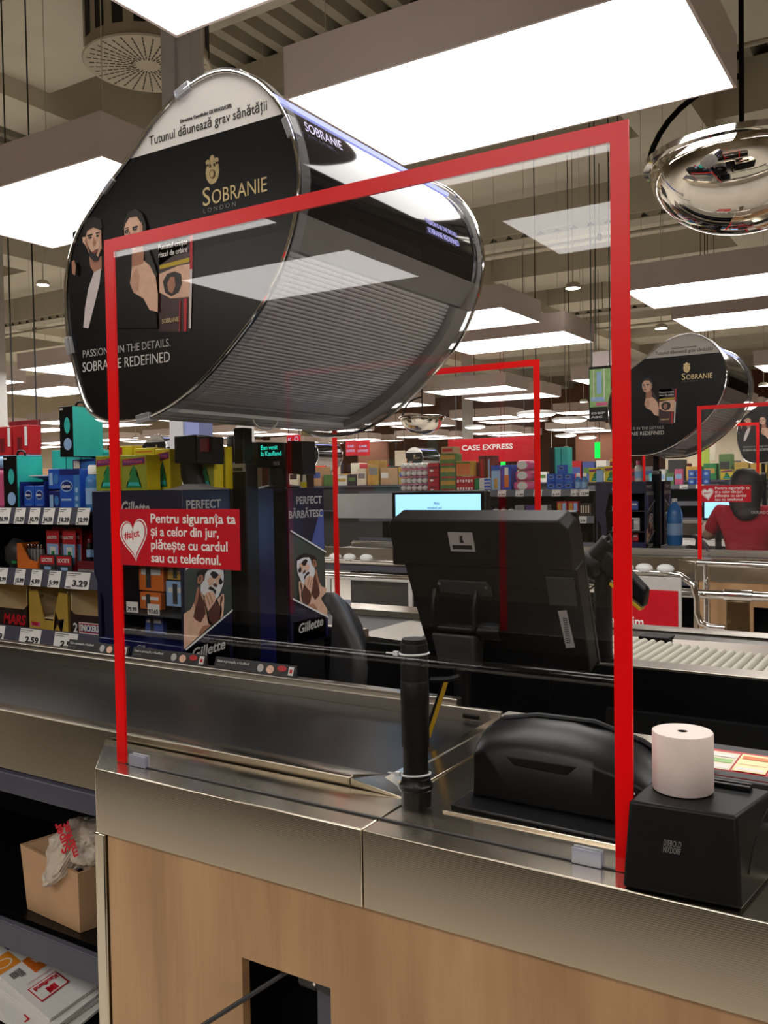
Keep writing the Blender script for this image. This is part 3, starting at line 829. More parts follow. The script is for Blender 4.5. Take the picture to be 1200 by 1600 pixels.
def dispenser(dy, w, detail=True, dx=0.0, dz=0.0):
    sh = lambda L: [(a + dx, b + dz) for a, b in L]
    ya, yb = 1.72 + dy, 2.70 + dy
    O = sh(OUTS)
    t = thing('tobacco_dispenser', f'rounded overhead tobacco dispenser with black printed end {w}', 'tobacco dispenser', (-1.72 + dx, (ya + yb) / 2, 1.65 + dz))
    ep = put('end_panel', MB().prism(O, 'Y', ya, ya + .012), 'ad_black', t)
    ep['label'] = 'black printed end panel with white band on top'
    po = (0, ya, 0)
    zl = 2.3505
    cap = [p for p in OUTS if p[1] > zl]
    cap = sorted(cap, key=lambda p: math.atan2(p[1] - 2.3, p[0] + 1.6))
    cap = [(-1.3455, zl)] + cap + [(-1.8745, zl)]
    decal('warning_band', [(sh(cap), 'paper_white')], po, 'F', ep)
    text('Tutunul dăunează grav sănătății', .034, (-1.797 + dx, ya - .0008, 2.371 + dz), 'F', 'print_black', ep, w=.402)
    text('Directiva Consiliului CE 89/622/CEE;', .0115, (-1.683 + dx, ya - .0008, 2.404 + dz), 'F', 'print_black', ep, bold=.02, w=.176)
    decal('figures', [(sh(p), m_) for p, m_ in AD], po, 'F', ep)
    decal('printed_pack', [(sh(p), m_) for p, m_ in PACK], po, 'F', ep)
    text('Fumatul crește', .0195, (-1.769 + dx, ya - .004, 2.090 + dz), 'F', 'white_print', ep, bold=.01, w=.104)
    text('riscul de orbire', .0195, (-1.769 + dx, ya - .004, 2.070 + dz), 'F', 'white_print', ep, bold=.01, w=.104)
    decal('crest', [(sh(eagle(-1.575, 2.262, .034)), 'gold_print'), (sh(ellipse(-1.575, 2.290, .0085, .010)), 'gold_print'), (sh(ellipse(-1.590, 2.284, .007, .007)), 'gold_print'), (sh(ellipse(-1.560, 2.284, .007, .007)), 'gold_print'), (sh(ellipse(-1.582, 2.274, .0022, .0045)), 'ad_black'), (sh(ellipse(-1.568, 2.274, .0022, .0045)), 'ad_black'), (sh(ellipse(-1.590, 2.277, .002, .003)), 'ad_black'), (sh(ellipse(-1.560, 2.277, .002, .003)), 'ad_black'), (sh(ellipse(-1.575, 2.252, .0085, .011)), 'brass'), (sh(ellipse(-1.575, 2.252, .006, .0085)), 'gold_print')], po, 'F', ep)
    text('S', .066, (-1.612 + dx, ya - .0008, 2.177 + dz), 'F', 'gold_print', ep)
    text('OBRANIE', .051, (-1.580 + dx, ya - .0008, 2.177 + dz), 'F', 'gold_print', ep, w=.179)
    text('LONDON', .0155, (-1.609 + dx, ya - .0008, 2.159 + dz), 'F', 'grey_print', ep, w=.108, space=1.6)
    text('PASSION IS IN THE DETAILS.', .030, (-2.083 + dx, ya - .0008, 1.834 + dz), 'F', 'light_grey', ep, w=.345, bold=-.004)
    text('SOBRANIE REDEFINED', .040, (-2.085 + dx, ya - .0008, 1.793 + dz), 'F', 'paper_white', ep, w=.345, bold=-.004)
    text('SOBRANIE', .018, (-1.762 + dx, ya - .004, 1.895 + dz), 'F', 'gold_print', ep, w=.062)
    rim = [(a, ya - .003, b) for a, b in O]
    put('edge_trim', MB().tube(rim, .0045, 8, closed=True), 'chrome', t)
    lip = MB()
    I = inset(O, -.010)
    n = len(O)
    v0 = [lip.bm.verts.new((a, ya - .004, b)) for a, b in I]; v1 = [lip.bm.verts.new((a, ya + .03, b)) for a, b in I]
    for i in range(n): lip.bm.faces.new((v0[i], v0[(i + 1) % n], v1[(i + 1) % n], v1[i]))
    put('acrylic_lip', lip, 'acrylic_edge', t)
    if detail:
        for (cx, cz) in ((-1.666, 2.482), (-1.966, 2.297), (-1.336, 2.309), (-2.129, 1.891), (-1.85, 1.683)):
            k = min(range(n), key=lambda i: (OUTS[i][0] - cx) ** 2 + (OUTS[i][1] - cz) ** 2)
            d = (Vector(O[(k + 1) % n]) - Vector(O[k - 1])).normalized(); nn = Vector((-d.y, d.x))
            c = Vector(O[k]); q = [c + d * .026 - nn * .012, c + d * .026 + nn * .012, c - d * .026 + nn * .012, c - d * .026 - nn * .012]
            put('clip', MB().prism([tuple(p) for p in q], 'Y', ya - .010, ya + .02), 'acrylic_clip', t, bevel=.002)
    # far end cap and its rim
    put('end_cap', MB().prism(O, 'Y', yb, yb + .014), 'smoked', t)
    put('edge_trim', MB().tube([(a, yb + .007, b) for a, b in inset(O, -.004)], .006, 8, closed=True), 'chrome', t)
    # body
    In = inset(O, .016)
    i_top = min(range(n), key=lambda i: (OUTS[i][0] + 1.40) ** 2 + (OUTS[i][1] - 2.425) ** 2)
    i_scr = min(range(n), key=lambda i: (OUTS[i][0] + 1.305) ** 2 + (OUTS[i][1] - 2.125) ** 2)
    i_sh0 = min(range(n), key=lambda i: (OUTS[i][0] + 1.345) ** 2 + (OUTS[i][1] - 2.025) ** 2)
    i_sh1 = min(range(n), key=lambda i: (OUTS[i][0] + 1.80) ** 2 + (OUTS[i][1] - 1.656) ** 2)
    # OUT runs anticlockwise from the top: left side first, bottom, then up the right side
    def band(i0, i1, d0, d1):
        idx = []; i = i0
        while True:
            idx.append(i)
            if i == i1: break
            i = (i + 1) % n
        A = inset(O, d0); B = inset(O, d1)
        return [A[i] for i in idx] + [B[i] for i in idx[::-1]]
    put('shell', MB().prism(band(i_top, i_sh1, .014, .034), 'Y', ya + .012, yb), 'light_grey', t)
    put('display_screen', MB().prism(band(i_scr, i_top, .012, .026), 'Y', ya + .014, yb - .004), 'screen_gloss', t)
    A = inset(O, .008)
    put('light_strip', MB().tube([(A[i_top][0], ya + .02, A[i_top][1]), (A[i_top][0], yb - .02, A[i_top][1])], .006, 8), 'led_blue', t)
    B = inset(O, .012); p = B[i_scr]; q = inset(O, .03)[i_sh0]
    put('fascia', MB().prism([p, (p[0] - .03, p[1] - .035), (q[0] - .005, q[1] + .01), (q[0] - .03, q[1]), (q[0] - .10, q[1] + .04), (p[0] - .09, p[1] + .01)], 'Y', ya + .014, yb - .004), 'mid_grey', t)
    # ribbed roller shutter following the outline
    C = inset(O, .045); idx = list(range(i_sh1, i_sh0 + 1))
    path = [Vector(C[i]) for i in idx]
    L = [0]
    for a, b in zip(path, path[1:]): L.append(L[-1] + (b - a).length)
    def at(s_):
        for k in range(len(path) - 1):
            if s_ <= L[k + 1] or k == len(path) - 2:
                f = (s_ - L[k]) / (L[k + 1] - L[k]); return path[k].lerp(path[k + 1], f), (path[k + 1] - path[k]).normalized()
    ns = 46 if detail else 24
    prof = []
    for k in range(ns):
        s0, s1 = L[-1] * k / ns, L[-1] * (k + 1) / ns
        for f, h in ((0.0, .0), (.14, .0045), (.5, .006), (.86, .0045)):
            c, d = at(s0 + (s1 - s0) * f); prof.append(tuple(c + Vector((d.y, -d.x)) * h))
    back = [tuple(Vector(a) + Vector((-.02, .02))) for a in prof[::-1]]
    put('roller_shutter', MB().prism(prof + back, 'Y', ya + .02, yb - .075), 'slat_grey', t, angle=20)
    put('shutter_frame', MB().prism(band(i_sh1, i_sh0, .010, .05), 'Y', yb - .078, yb - .002), 'mid_grey', t)
    put('shutter_frame', MB().prism(band(i_sh1, i_sh0, .010, .05), 'Y', ya + .013, ya + .025), 'mid_grey', t)
    core = band(i_sh1, i_top, .062, .10)
    put('core', MB().prism(core, 'Y', ya + .03, yb - .03), 'dark_grey', t)
    e = C[i_sh1]
    put('bottom_rail', MB().prism([(e[0] + .035, e[1] - .005), (e[0] - .03, e[1] - .037), (e[0] - .12, e[1] - .042), (e[0] - .12, e[1] - .02), (e[0] + .02, e[1] + .02)], 'Y', ya + .014, yb - .004), 'mid_grey', t, bevel=.002)
    if detail:
        hy = 2.20 + dy
        arc = [(e[0] + .0, hy + .06 * math.cos(R(a)), e[1] - .03 - .03 * math.sin(R(a))) for a in range(0, 181, 15)]
        put('pull_handle', MB().tube(arc, .003, 8), 'light_grey', t)
        k = (i_scr + 6)
        d = (Vector(O[k + 2]) - Vector(O[k - 2])).normalized()
        sc = Vector(inset(O, .011)[i_scr + 5])
        pl = ((0, 1, 0), (d.x, 0, d.y))
        sp = t.children[[c.name.split('.')[0] for c in t.children].index('display_screen')]
        text('PASSION IS IN THE DETAILS', .022, (sc.x, 2.36 + dy, sc.y), pl, 'display_lilac', sp, w=.20)
        s2 = sc - Vector((d.x, d.y)) * .030
        text('SOBRANIE REDEFINED', .026, (s2.x, 2.36 + dy, s2.y), pl, 'display_lilac', sp, w=.20, bold=.005)
        s3 = sc + Vector((d.x, d.y)) * .10
        text('SOBRANIE', .036, (s3.x - .0, 1.80 + dy, s3.y), pl, 'lilac_print', sp, w=.16)
    return t

def support_column(dy, w, detail=True):
    t = thing('dispenser_post', f'dark square post carrying the tobacco dispenser {w}', 'post', (-1.945, 2.255 + dy, 0))
    put('shaft', MB().box(-1.955, -1.915, 2.206 + dy, 2.254 + dy, 0, 1.650), 'black_plastic', t, bevel=.004)
    put('base_plate', MB().box(-2.01, -1.85, 2.17 + dy, 2.30 + dy, 0, .015), 'black_plastic', t)
    put('collar', MB().box(-1.962, -1.90, 2.2 + dy, 2.26 + dy, .9, 1.535), 'black_plastic', t, bevel=.004)
    st = put('barcode_sticker', MB().box(-1.958, -1.902, 2.198 + dy, 2.1995 + dy, 1.508, 1.534), 'light_grey', t, smooth=False)
    mb = MB(); random.seed(3); x = -1.951
    while x < -1.912:
        a = random.uniform(.0008, .0025); mb.box(x, x + a, 2.197 + dy, 2.1978 + dy, 1.511, 1.521); x += a + random.uniform(.0008, .002)
    put('bar_code', mb, 'print_black', st, smooth=False)
    return t

GIL = [
 ([(1.9505, 1.215), (2.1595, 1.305), (2.1595, 1.068), (1.9505, .978)], 'gil_bg'),
 ([(1.945, 1.082), (1.974, 1.091), (1.991, 1.112), (2.005, 1.155), (2.028, 1.131), (2.042, 1.087), (2.05, 1.038), (2.06, 1.031), (1.942, 0.975)], 'skin_ad'),
 ([(2.007, 1.16), (2.02, 1.131), (2.032, 1.106), (2.039, 1.07), (2.016, 1.046), (1.997, 1.055), (1.985, 1.067), (1.996, 1.1), (2.004, 1.126)], 'skin_shadow'),
 ([(1.989, 1.108), (2.005, 1.155), (2.014, 1.154), (2.006, 1.119), (1.993, 1.093)], 'skin_dark'),
 ([(2.003, 1.012), (2.025, 1.034), (2.06, 1.034), (2.037, 1.02), (2.015, 1.008)], 'skin_dark'),
 ([(2.003, 1.168), (2.006, 1.186), (2.018, 1.194), (2.03, 1.191), (2.03, 1.177), (2.017, 1.164)], 'skin_dark'),
 ([(2.011, 1.177), (2.017, 1.189), (2.021, 1.188), (2.019, 1.175), (2.014, 1.172)], 'skin_shadow'),
 ([(2.001, 1.188), (2.009, 1.203), (2.026, 1.208), (2.046, 1.215), (2.076, 1.22), (2.106, 1.214), (2.126, 1.199), (2.126, 1.182), (2.117, 1.138), (2.109, 1.141), (2.12, 1.175), (2.118, 1.197), (2.045, 1.203), (2.035, 1.187), (2.031, 1.175), (2.028, 1.191), (2.018, 1.194)], 'ad_hair'),
 ([(2.035, 1.177), (2.038, 1.192), (2.05, 1.203), (2.08, 1.205), (2.12, 1.197), (2.122, 1.177), (2.118, 1.152), (2.103, 1.129), (2.095, 1.116), (2.082, 1.11), (2.062, 1.113), (2.028, 1.129), (2.016, 1.142), (2.018, 1.163)], 'foam'),
 ([(2.054, 1.18), (2.075, 1.181), (2.084, 1.17), (2.074, 1.16), (2.064, 1.154), (2.054, 1.155), (2.047, 1.17)], 'skin_ad'),
 ([(2.085, 1.18), (2.097, 1.184), (2.11, 1.187), (2.107, 1.176), (2.097, 1.17), (2.099, 1.154), (2.084, 1.159)], 'skin_ad'),
 ([(2.059, 1.192), (2.07, 1.199), (2.085, 1.195), (2.098, 1.185), (2.084, 1.175), (2.072, 1.176)], 'ad_hair'),
 ([(2.097, 1.167), (2.105, 1.176), (2.116, 1.161), (2.108, 1.153), (2.099, 1.156)], 'ad_hair'),
 ([(2.071, 1.157), (2.08, 1.162), (2.09, 1.153), (2.087, 1.147), (2.076, 1.151)], 'skin_shadow'),
 ([(2.049, 1.149), (2.059, 1.153), (2.071, 1.147), (2.083, 1.137), (2.082, 1.124), (2.071, 1.138), (2.053, 1.144)], 'ad_hair'),
 ([(2.033, 1.13), (2.041, 1.136), (2.053, 1.138), (2.066, 1.135), (2.078, 1.125), (2.082, 1.11), (2.072, 1.098), (2.056, 1.085), (2.044, 1.075), (2.03, 1.11)], 'skin_ad'),
 ([(2.037, 1.128), (2.04, 1.129), (2.054, 1.098), (2.052, 1.091)], 'skin_dark'),
 ([(2.049, 1.133), (2.053, 1.134), (2.067, 1.105), (2.064, 1.098)], 'skin_dark'),
 ([(2.03, 1.113), (2.033, 1.114), (2.046, 1.076), (2.041, 1.077)], 'skin_dark'),
 ([(2.043, 1.065), (2.056, 1.085), (2.077, 1.102), (2.095, 1.091), (2.104, 1.074), (2.096, 1.045), (2.065, 1.034), (2.053, 1.041)], 'skin_shadow'),
 ([(2.085, 1.11), (2.098, 1.116), (2.108, 1.124), (2.117, 1.122), (2.117, 1.096), (2.111, 1.054), (2.098, 1.045), (2.106, 1.074), (2.097, 1.087)], 'skin_ad'),
 ([(2.103, 1.115), (2.11, 1.121), (2.11, 1.107), (2.102, 1.087), (2.097, 1.094)], 'skin_shadow'),
 ([(1.942, 0.977), (2.155, 1.07), (2.155, 1.064), (1.944, 0.971)], 'foam'),
 ([(1.9505, 1.218), (2.1595, 1.308), (2.1595, 1.302), (1.9505, 1.212)], 'foam')]

def razor_stand(dy, w, mirror=False, packs=True):
    """blue display stand: open front with shelves, printed side panel facing +X; mirror = the back-to-back twin"""
    c = 4.62 + 2 * dy
    f = (lambda y: c - (y + dy)) if mirror else (lambda y: y + dy)
    def box(mb, x0, x1, y0, y1, z0, z1):
        a, b = sorted((f(y0), f(y1))); return mb.box(x0, x1, a, b, z0, z1)
    t = thing('razor_display_stand', f'dark blue razor display stand with printed side {w}', 'display stand', (-2.13, f(2.05), 0))
    box(b := MB(), -1.95, -1.935, 1.95, 2.16, .90, 1.452)
    sp = put('side_panel', b, 'navy_dark', t, bevel=.001)
    pts = []
    side = []
    for p, m_ in GIL:
        side.append(([(f(a), z) for a, z in p], m_))
    decal('shaving_photo', side, (-1.935, 0, 0), 'R', sp)
    lo = min(f(1.964), f(2.118))
    text('PERFECT', .037, (-1.9345, lo, 1.396), 'R', 'light_grey', sp, w=.152, bold=.02)
    text('BĂRBĂTESC', .037, (-1.9345, min(f(1.945), f(2.165)) + .004, 1.347), 'R', 'light_grey', sp, w=.20, bold=.02)
    text('Gillette', .046, (-1.9345, min(f(1.972), f(2.12)), .938), ((0, 1, .07), (0, -.07, 1)), 'light_grey', sp, w=.148, bold=.02, shear=.25)
    poly = [(f(1.953), 1.37), (f(1.975), 1.37), (f(2.03), 1.255), (f(1.953), 1.225)]
    decal('blue_streak', [(poly, 'navy_light')], (-1.935, 0, 0), 'R', sp)
    mb = MB()
    prof = [(-2.335, .90), (-2.335, 1.452), (-2.315, 1.452)]
    mb2 = MB(); ys = sorted((f(1.95), f(2.16)))
    mb2.prism([(-2.335, 1.452), (-2.335, 1.19), (-2.29, 1.10), (-2.29, .90), (-2.245, .90), (-2.245, 1.12), (-2.255, 1.21), (-2.225, 1.36), (-2.225, 1.452)], 'Y', ys[0], ys[0] + .012)
    mb2.box(-2.335, -2.32, ys[0] + .012, ys[1], .90, 1.452)
    put('left_post', mb2, 'navy_dark', t, bevel=.001)
    box(b := MB(), -2.335, -1.95, 1.952, 2.16, 1.44, 1.4525)
    put('top_board', b, 'navy_dark', t)
    box(b := MB(), -2.225, -1.95, 1.952, 1.962, 1.36, 1.44)
    hd = put('header', b, 'navy_dark', t)
    if not mirror: text('Gillette', .060, (-2.205, 1.9515 + dy, 1.378), 'F', 'light_grey', hd, w=.125, bold=.02, shear=.25)
    box(b := MB(), -2.33, -1.94, 1.955, 2.158, 0, .899); put('base_cabinet', b, 'black_matte', t)
    box(b := MB(), -2.32, -1.95, 2.148, 2.16, .90, 1.44); put('back_board', b, 'black_matte', t)
    for z in (1.06, 1.22):
        box(b := MB(), -2.24, -1.952, 1.97, 2.148, z, z + .006); put('shelf', b, 'dark_grey', t)
    box(b := MB(), -2.30, -1.935, 1.935, 2.148, .90, .985); ft = put('foot_board', b, 'navy', t, bevel=.003)
    if not mirror:
        text('Gillette', .030, (-2.13, 1.9347 + dy, .955), 'F', 'light_grey', ft, w=.075, shear=.25)
        for (x, z, s_) in ((-2.205, 1.228, '71.69'), (-2.12, 1.222, '94.19'), (-2.205, 1.068, '79.99'), (-2.11, 1.066, '93.65')):
            cd_ = put('price_card', MB().box(x, x + .052, 1.966 + dy, 1.967 + dy, z, z + .034), 'paper_white', t, smooth=False)
            text(s_, .018, (x + .004, 1.9655 + dy, z + .005), 'F', 'print_black', cd_, bold=.02, w=.042)
    return t
def stand_filler(dy, w):
    t = thing('filler_panel', f'plain dark blue filler board joining the two razor stands {w}', 'panel', (-1.96, 2.31 + dy, 0))
    put('board', MB().box(-1.975, -1.962, 2.325 + dy, 2.412 + dy, 0, 1.45), 'navy', t)
    put('cap_strip', MB().box(-2.33, -1.965, 2.37 + dy, 2.41 + dy, 1.44, 1.4525), 'navy_dark', t)
    return t

def candy_shelf(dy, w, rails):
    """three-tier goods shelf facing the lane; rails = price cards per tier"""
    Y = lambda v: v + dy
    xl, xr = -4.6, -2.36
    t = thing('goods_shelf', f'dark three tier goods shelf with price rails {w}', 'shelf unit', (-3.4, Y(2.2), 0))
    put('back_panel', MB().box(xl, xr, Y(2.40), Y(2.415), 0, 1.39), 'black_matte', t)
    put('side_panel', MB().box(xr - .012, xr, Y(2.0), Y(2.40), 0, 1.385), 'black_matte', t)
    for z in (1.385, 1.165, .945):
        put('tier', MB().box(xl, xr, Y(2.0), Y(2.40), z - .012, z), 'black_satin', t)
    for k, z in enumerate((1.388, 1.172, .962)):
        rl = put('price_rail', MB().prism([(Y(1.998), z + .012), (Y(1.985), z - .045), (Y(1.990), z - .047), (Y(2.003), z + .012)], 'X', xl, xr + (.0 if k else -.06)), 'rail_blue_grey', t)
        for (x, wd, s_) in rails[k]:
            d = Vector((0, .013, .057)).normalized()
            mb = MB(); o = Vector((x, Y(1.9835), z - .046))
            mb.face([o, o + Vector((wd, 0, 0)), o + Vector((wd, 0, 0)) + d * .057, o + d * .057])
            cd_ = put('price_card', mb, 'paper_white', t, smooth=False)
            text(s_, .028 if wd > .08 else .020, (x + wd * (.3 if wd > .08 else .1), Y(1.9835) - .0006 + .002, z - .046 + .010), ((1, 0, 0), d), 'print_black', cd_, bold=.03, w=wd * (.62 if wd > .08 else .78))
            decal('small_print', [(rect(.004, wd * .6, .050, .053), 'grey_print'), (rect(.004, wd * .4, .044, .046), 'grey_print'), (rect(.004, wd * .25, .004, .007), 'print_black')], o, ((1, 0, 0), d), cd_)
    return t
# ------------------------------------------------------------------ the near till
N0 = 'at the nearest till'
counter(0, 'in the foreground')
bumper_bracket()
conveyor(0, 'behind the foreground counter')
guard(0, 'standing on the foreground counter')
dispenser(0, 'nearest and largest, above the belt')
support_column(0, 'nearest, with barcode sticker')
razor_stand(0, 'facing the near belt beside the candy shelf')
razor_stand(0, 'behind the near one, right of the post', mirror=True)
stand_filler(0, 'at the near till')

RAILS0 = [[(-2.883, .066, '26.99'), (-2.79, .056, '12.29'), (-2.71, .056, '10.79'), (-2.635, .058, '34.59'), (-2.555, .062, '18.29'), (-2.46, .062, '12.99'), (-2.98, .06, '9.49')],
          [(-2.90, .056, '12.99'), (-2.80, .056, '15.99'), (-2.71, .058, '4.99'), (-2.615, .062, '5.99'), (-2.525, .12, '3.29')],
          [(-2.782, .115, '2.59'), (-2.595, .12, '2.59'), (-2.985, .115, '2.49')]]
candy_shelf(0, 'beside the near razor stand', RAILS0)

# black pole for the payment terminal
t = thing('terminal_pole', 'black upright pole with two white cable ties on the steel counter', 'pole', (-.755, 1.292, .92))
put('tube', MB().cyl((-.755, 1.292, .92), (-.755, 1.292, 1.195), .0215, n=36).lathe([(.0215, .275), (.0205, .281), (.0, .282)], (-.755, 1.292, .92), 36), 'black_plastic', t)
put('sleeve', MB().lathe([(.0235, 1.02), (.0235, 1.192), (.0225, 1.194), (0, 1.194)], (-.755, 1.292, .0), 36).lathe([(.0228, 1.09), (.0242, 1.091), (.0242, 1.13), (.0235, 1.131)], (-.755, 1.292, .0), 36), 'black_plastic', t)
put('base_socket', MB().lathe([(.0255, .92), (.026, .946), (.0285, .949), (.0285, .955), (.026, .958), (.024, .966), (.0215, .968)], (-.755, 1.292, 0), 36), 'black_satin', t)
for z, tilt in ((1.176, .05), (.972, .12)):
    ring = [(-.755 + .0245 * math.cos(R(a)), 1.292 + .0245 * math.sin(R(a)), z + tilt * .0245 * math.cos(R(a + 40))) for a in range(0, 360, 15)]
    put('cable_tie', MB().tube(ring, .0018, 8, closed=True).box(-.785, -.776, 1.272, 1.279, z - .003, z + .004).box(-.800, -.784, 1.274, 1.2765, z - .001, z + .001), 'tie_white', t)
t = thing('hazard_strap', 'thin yellow and black strap hanging behind the black pole', 'strap', (-.94, 1.66, .905))
def strap(a, b, wd, m_, nm, dz=0):
    mb = MB(); a, b = Vector(a), Vector(b)
    mb.hexa([a + Vector((-wd, 0, 0)), a + Vector((wd, 0, 0)), a + Vector((wd, .003, 0)), a + Vector((-wd, .003, 0))], [b + Vector((-wd, 0, 0)), b + Vector((wd, 0, 0)), b + Vector((wd, .003, 0)), b + Vector((-wd, .003, 0))])
    put(nm, mb, m_, t)
strap((-.950, 1.68, .910), (-.894, 1.66, 1.04), .0045, 'strap_yellow', 'webbing')
strap((-.960, 1.682, .910), (-.900, 1.662, 1.04), .0045, 'black_plastic', 'webbing')
put('hook', MB().tube([(-.93, 1.66, 1.042), (-.89, 1.665, 1.046), (-.865, 1.67, 1.054)], .006, 8), 'black_satin', t)

# receipt printer with a paper roll on top
t = thing('receipt_printer', 'black boxy receipt printer on the counter carrying a paper roll', 'receipt printer', (-.285, 1.25, .92))
bot = [(-.362, 1.157, .9212), (-.214, 1.166, .9212), (-.190, 1.36, .9212), (-.352, 1.37, .9212)]
top = [(-.357, 1.172, 1.034), (-.222, 1.181, 1.034), (-.200, 1.312, 1.031), (-.352, 1.318, 1.033)]
put('body', MB().hexa(bot, top), 'black_plastic', t, bevel=.0045, seg=3)
d = (Vector(top[0]) - Vector(bot[0])).normalized()
u = (Vector(bot[1]) - Vector(bot[0])).normalized(); nrm = u.cross(d)
o = Vector((-.309, 1.1623, .987)) + nrm * .0016
bd = [c for c in t.children][0]
text('DIEBOLD', .0108, o, (u, d), 'grey_print', bd, w=.022, bold=.01)
text('NIXDORF', .0108, o - d * .0085, (u, d), 'grey_print', bd, w=.022, bold=.01)
sv = (Vector(bot[2]) - Vector(bot[1])).normalized()
arc = []
for k in range(9):
    a = R(90) * k / 8
    arc.append(Vector((-.2075, 1.20, .955)) + sv * (.105 * (1 - math.cos(a))) * .9 + Vector((.004 * k / 8 * 2 - .004, 0, .072 * math.sin(a))))
put('cover_seam', MB().tube(arc, .0008, 6), 'black_matte', t)
put('paper_slot', MB().box(-.295, -.225, 1.288, 1.295, 1.0318, 1.0385).box(-.295, -.225, 1.301, 1.308, 1.0315, 1.0385), 'black_satin', t, bevel=.001)
put('side_button', MB().cyl((-.199, 1.30, .985), (-.194, 1.301, .985), .003, n=12), 'chrome', t)
c = Vector((-.306, 1.252, 1.0345))
rl = thing('paper_roll', 'upright white receipt paper roll on the black printer', 'paper roll', c)
put('paper', MB().lathe([(.007, .0), (.0395, .0), (.0405, .0015), (.0405, .0785), (.0395, .08), (.007, .08), (.007, .0)], c, 64), 'paper_roll', rl, angle=50)
put('core', MB().lathe([(.0066, .002), (.0069, .002), (.0069, .0795), (.0055, .0795), (.0055, .002)], c, 24), 'black_plastic', rl)
put('loose_end', MB().prism([(-.0405, -.002), (-.0412, -.002), (-.0414, .004), (-.0405, .006)], 'Z', c.z + .001, c.z + .079), 'paper_roll', rl)
bpy.context.view_layer.update()
for ch in rl.children:
    if ch.name.startswith('loose_end'):
        for v in ch.data.vertices: v.co += Vector((c.x, c.y, 0))

# dark note printer / scale housing behind the screen
t = thing('till_printer_housing', 'large black rounded till printer housing on base plate behind the screen', 'till printer', (-.54, 1.45, .912))
put('base_plate', MB().prism([(-.700, 1.308), (-.345, 1.296), (-.345, 1.50), (-.70, 1.50)], 'Z', .9125, .925), 'black_satin', t, bevel=.003)
mb = MB()
secs = [(-.684, .0, 1.028), (-.665, .002, 1.040), (-.60, .0, 1.050), (-.53, .0, 1.050), (-.47, .0, 1.042), (-.42, .0, 1.026), (-.375, .0, 1.000), (-.358, .01, .985)]
rings = []
for x, i_, zt in secs:
    k = (zt - .925) / .125
    pr = [(1.362 + i_, .925), (1.368 + i_, .925 + .085 * k), (1.385 + i_, .925 + .105 * k), (1.42, zt), (1.465, zt + .004), (1.485 - i_, zt - .012), (1.495 - i_, .925)]
    rings.append([mb.bm.verts.new((x - .02 * (zt - .925), y, z)) for y, z in pr])
for A, B in zip(rings, rings[1:]):
    for i in range(len(A)):
        mb.bm.faces.new((A[i], A[(i + 1) % len(A)], B[(i + 1) % len(A)], B[i]))
mb.bm.faces.new(rings[0]); mb.bm.faces.new(rings[-1][::-1])
put('body', mb, 'black_satin', t, bevel=.004, angle=50)
put('lid_handle', MB().prism([(-.625, 1.002), (-.50, 1.002), (-.517, .985), (-.61, .988)], 'Y', 1.3655, 1.3712), 'black_matte', t, bevel=.002)
put('lid_ridge', MB().tube([(-.66, 1.44, 1.044), (-.60, 1.45, 1.054), (-.50, 1.455, 1.054), (-.42, 1.46, 1.031), (-.37, 1.46, 1.004)], .0055, 8), 'black_plastic', t)
put('paper_tip', MB().box(-.428, -.405, 1.3605, 1.362, .975, .978), 'paper_white', t)

# promo leaflet lying on a dark tray
t = thing('deck_tray', 'dark flat tray on the deck behind the receipt printer', 'tray', (-.2, 1.56, .912))
put('plate', MB().box(-.43, .18, 1.51, 1.70, .913, .976), 'dark_grey', t, bevel=.003)
put('front_lip', MB().box(-.335, .18, 1.50, 1.51, .913, .978), 'dark_grey', t, bevel=.002)
lf = thing('promo_leaflet', 'printed promo leaflet with coloured squares behind the paper roll', 'leaflet', (-.2, 1.57, .976))
pn = put('sheet', MB().box(-.425, .17, 1.514, 1.66, .9765, .9775), 'red_box', lf, smooth=False)
PL = [(rect(-.425, .17, 1.514, 1.54), 'dark_grey')]
random.seed(11)
cs = ['cream', 'orange', 'paper_white', 'map_green', 'pale_blue', 'cardboard_in', 'paper_white']
for i in range(9):
    x = -.355 + i * .056
    PL.append((rect(x, x + .052, 1.545, 1.645), random.choice(['paper_white', 'cream', 'cardboard_in'])))
    for j in range(3): PL.append((rect(x + .004, x + .048, 1.552 + j * .031, 1.564 + j * .031 + random.uniform(0, .01)), random.choice(cs)))
PL.append((rect(-.342, -.318, 1.516, 1.538), 'paper_white')); PL.append((rect(-.336, -.324, 1.521, 1.533), 'red_print'))
decal('printed_squares', PL, (0, 0, .9775), 'T', pn)
text('acceptate la', .016, (-.15, 1.532, .983), ((-1, 0, 0), (0, -1, 0)), 'white_print', pn)
text('ta masă și', .016, (-.13, 1.520, .983), ((-1, 0, 0), (0, -1, 0)), 'white_print', pn)

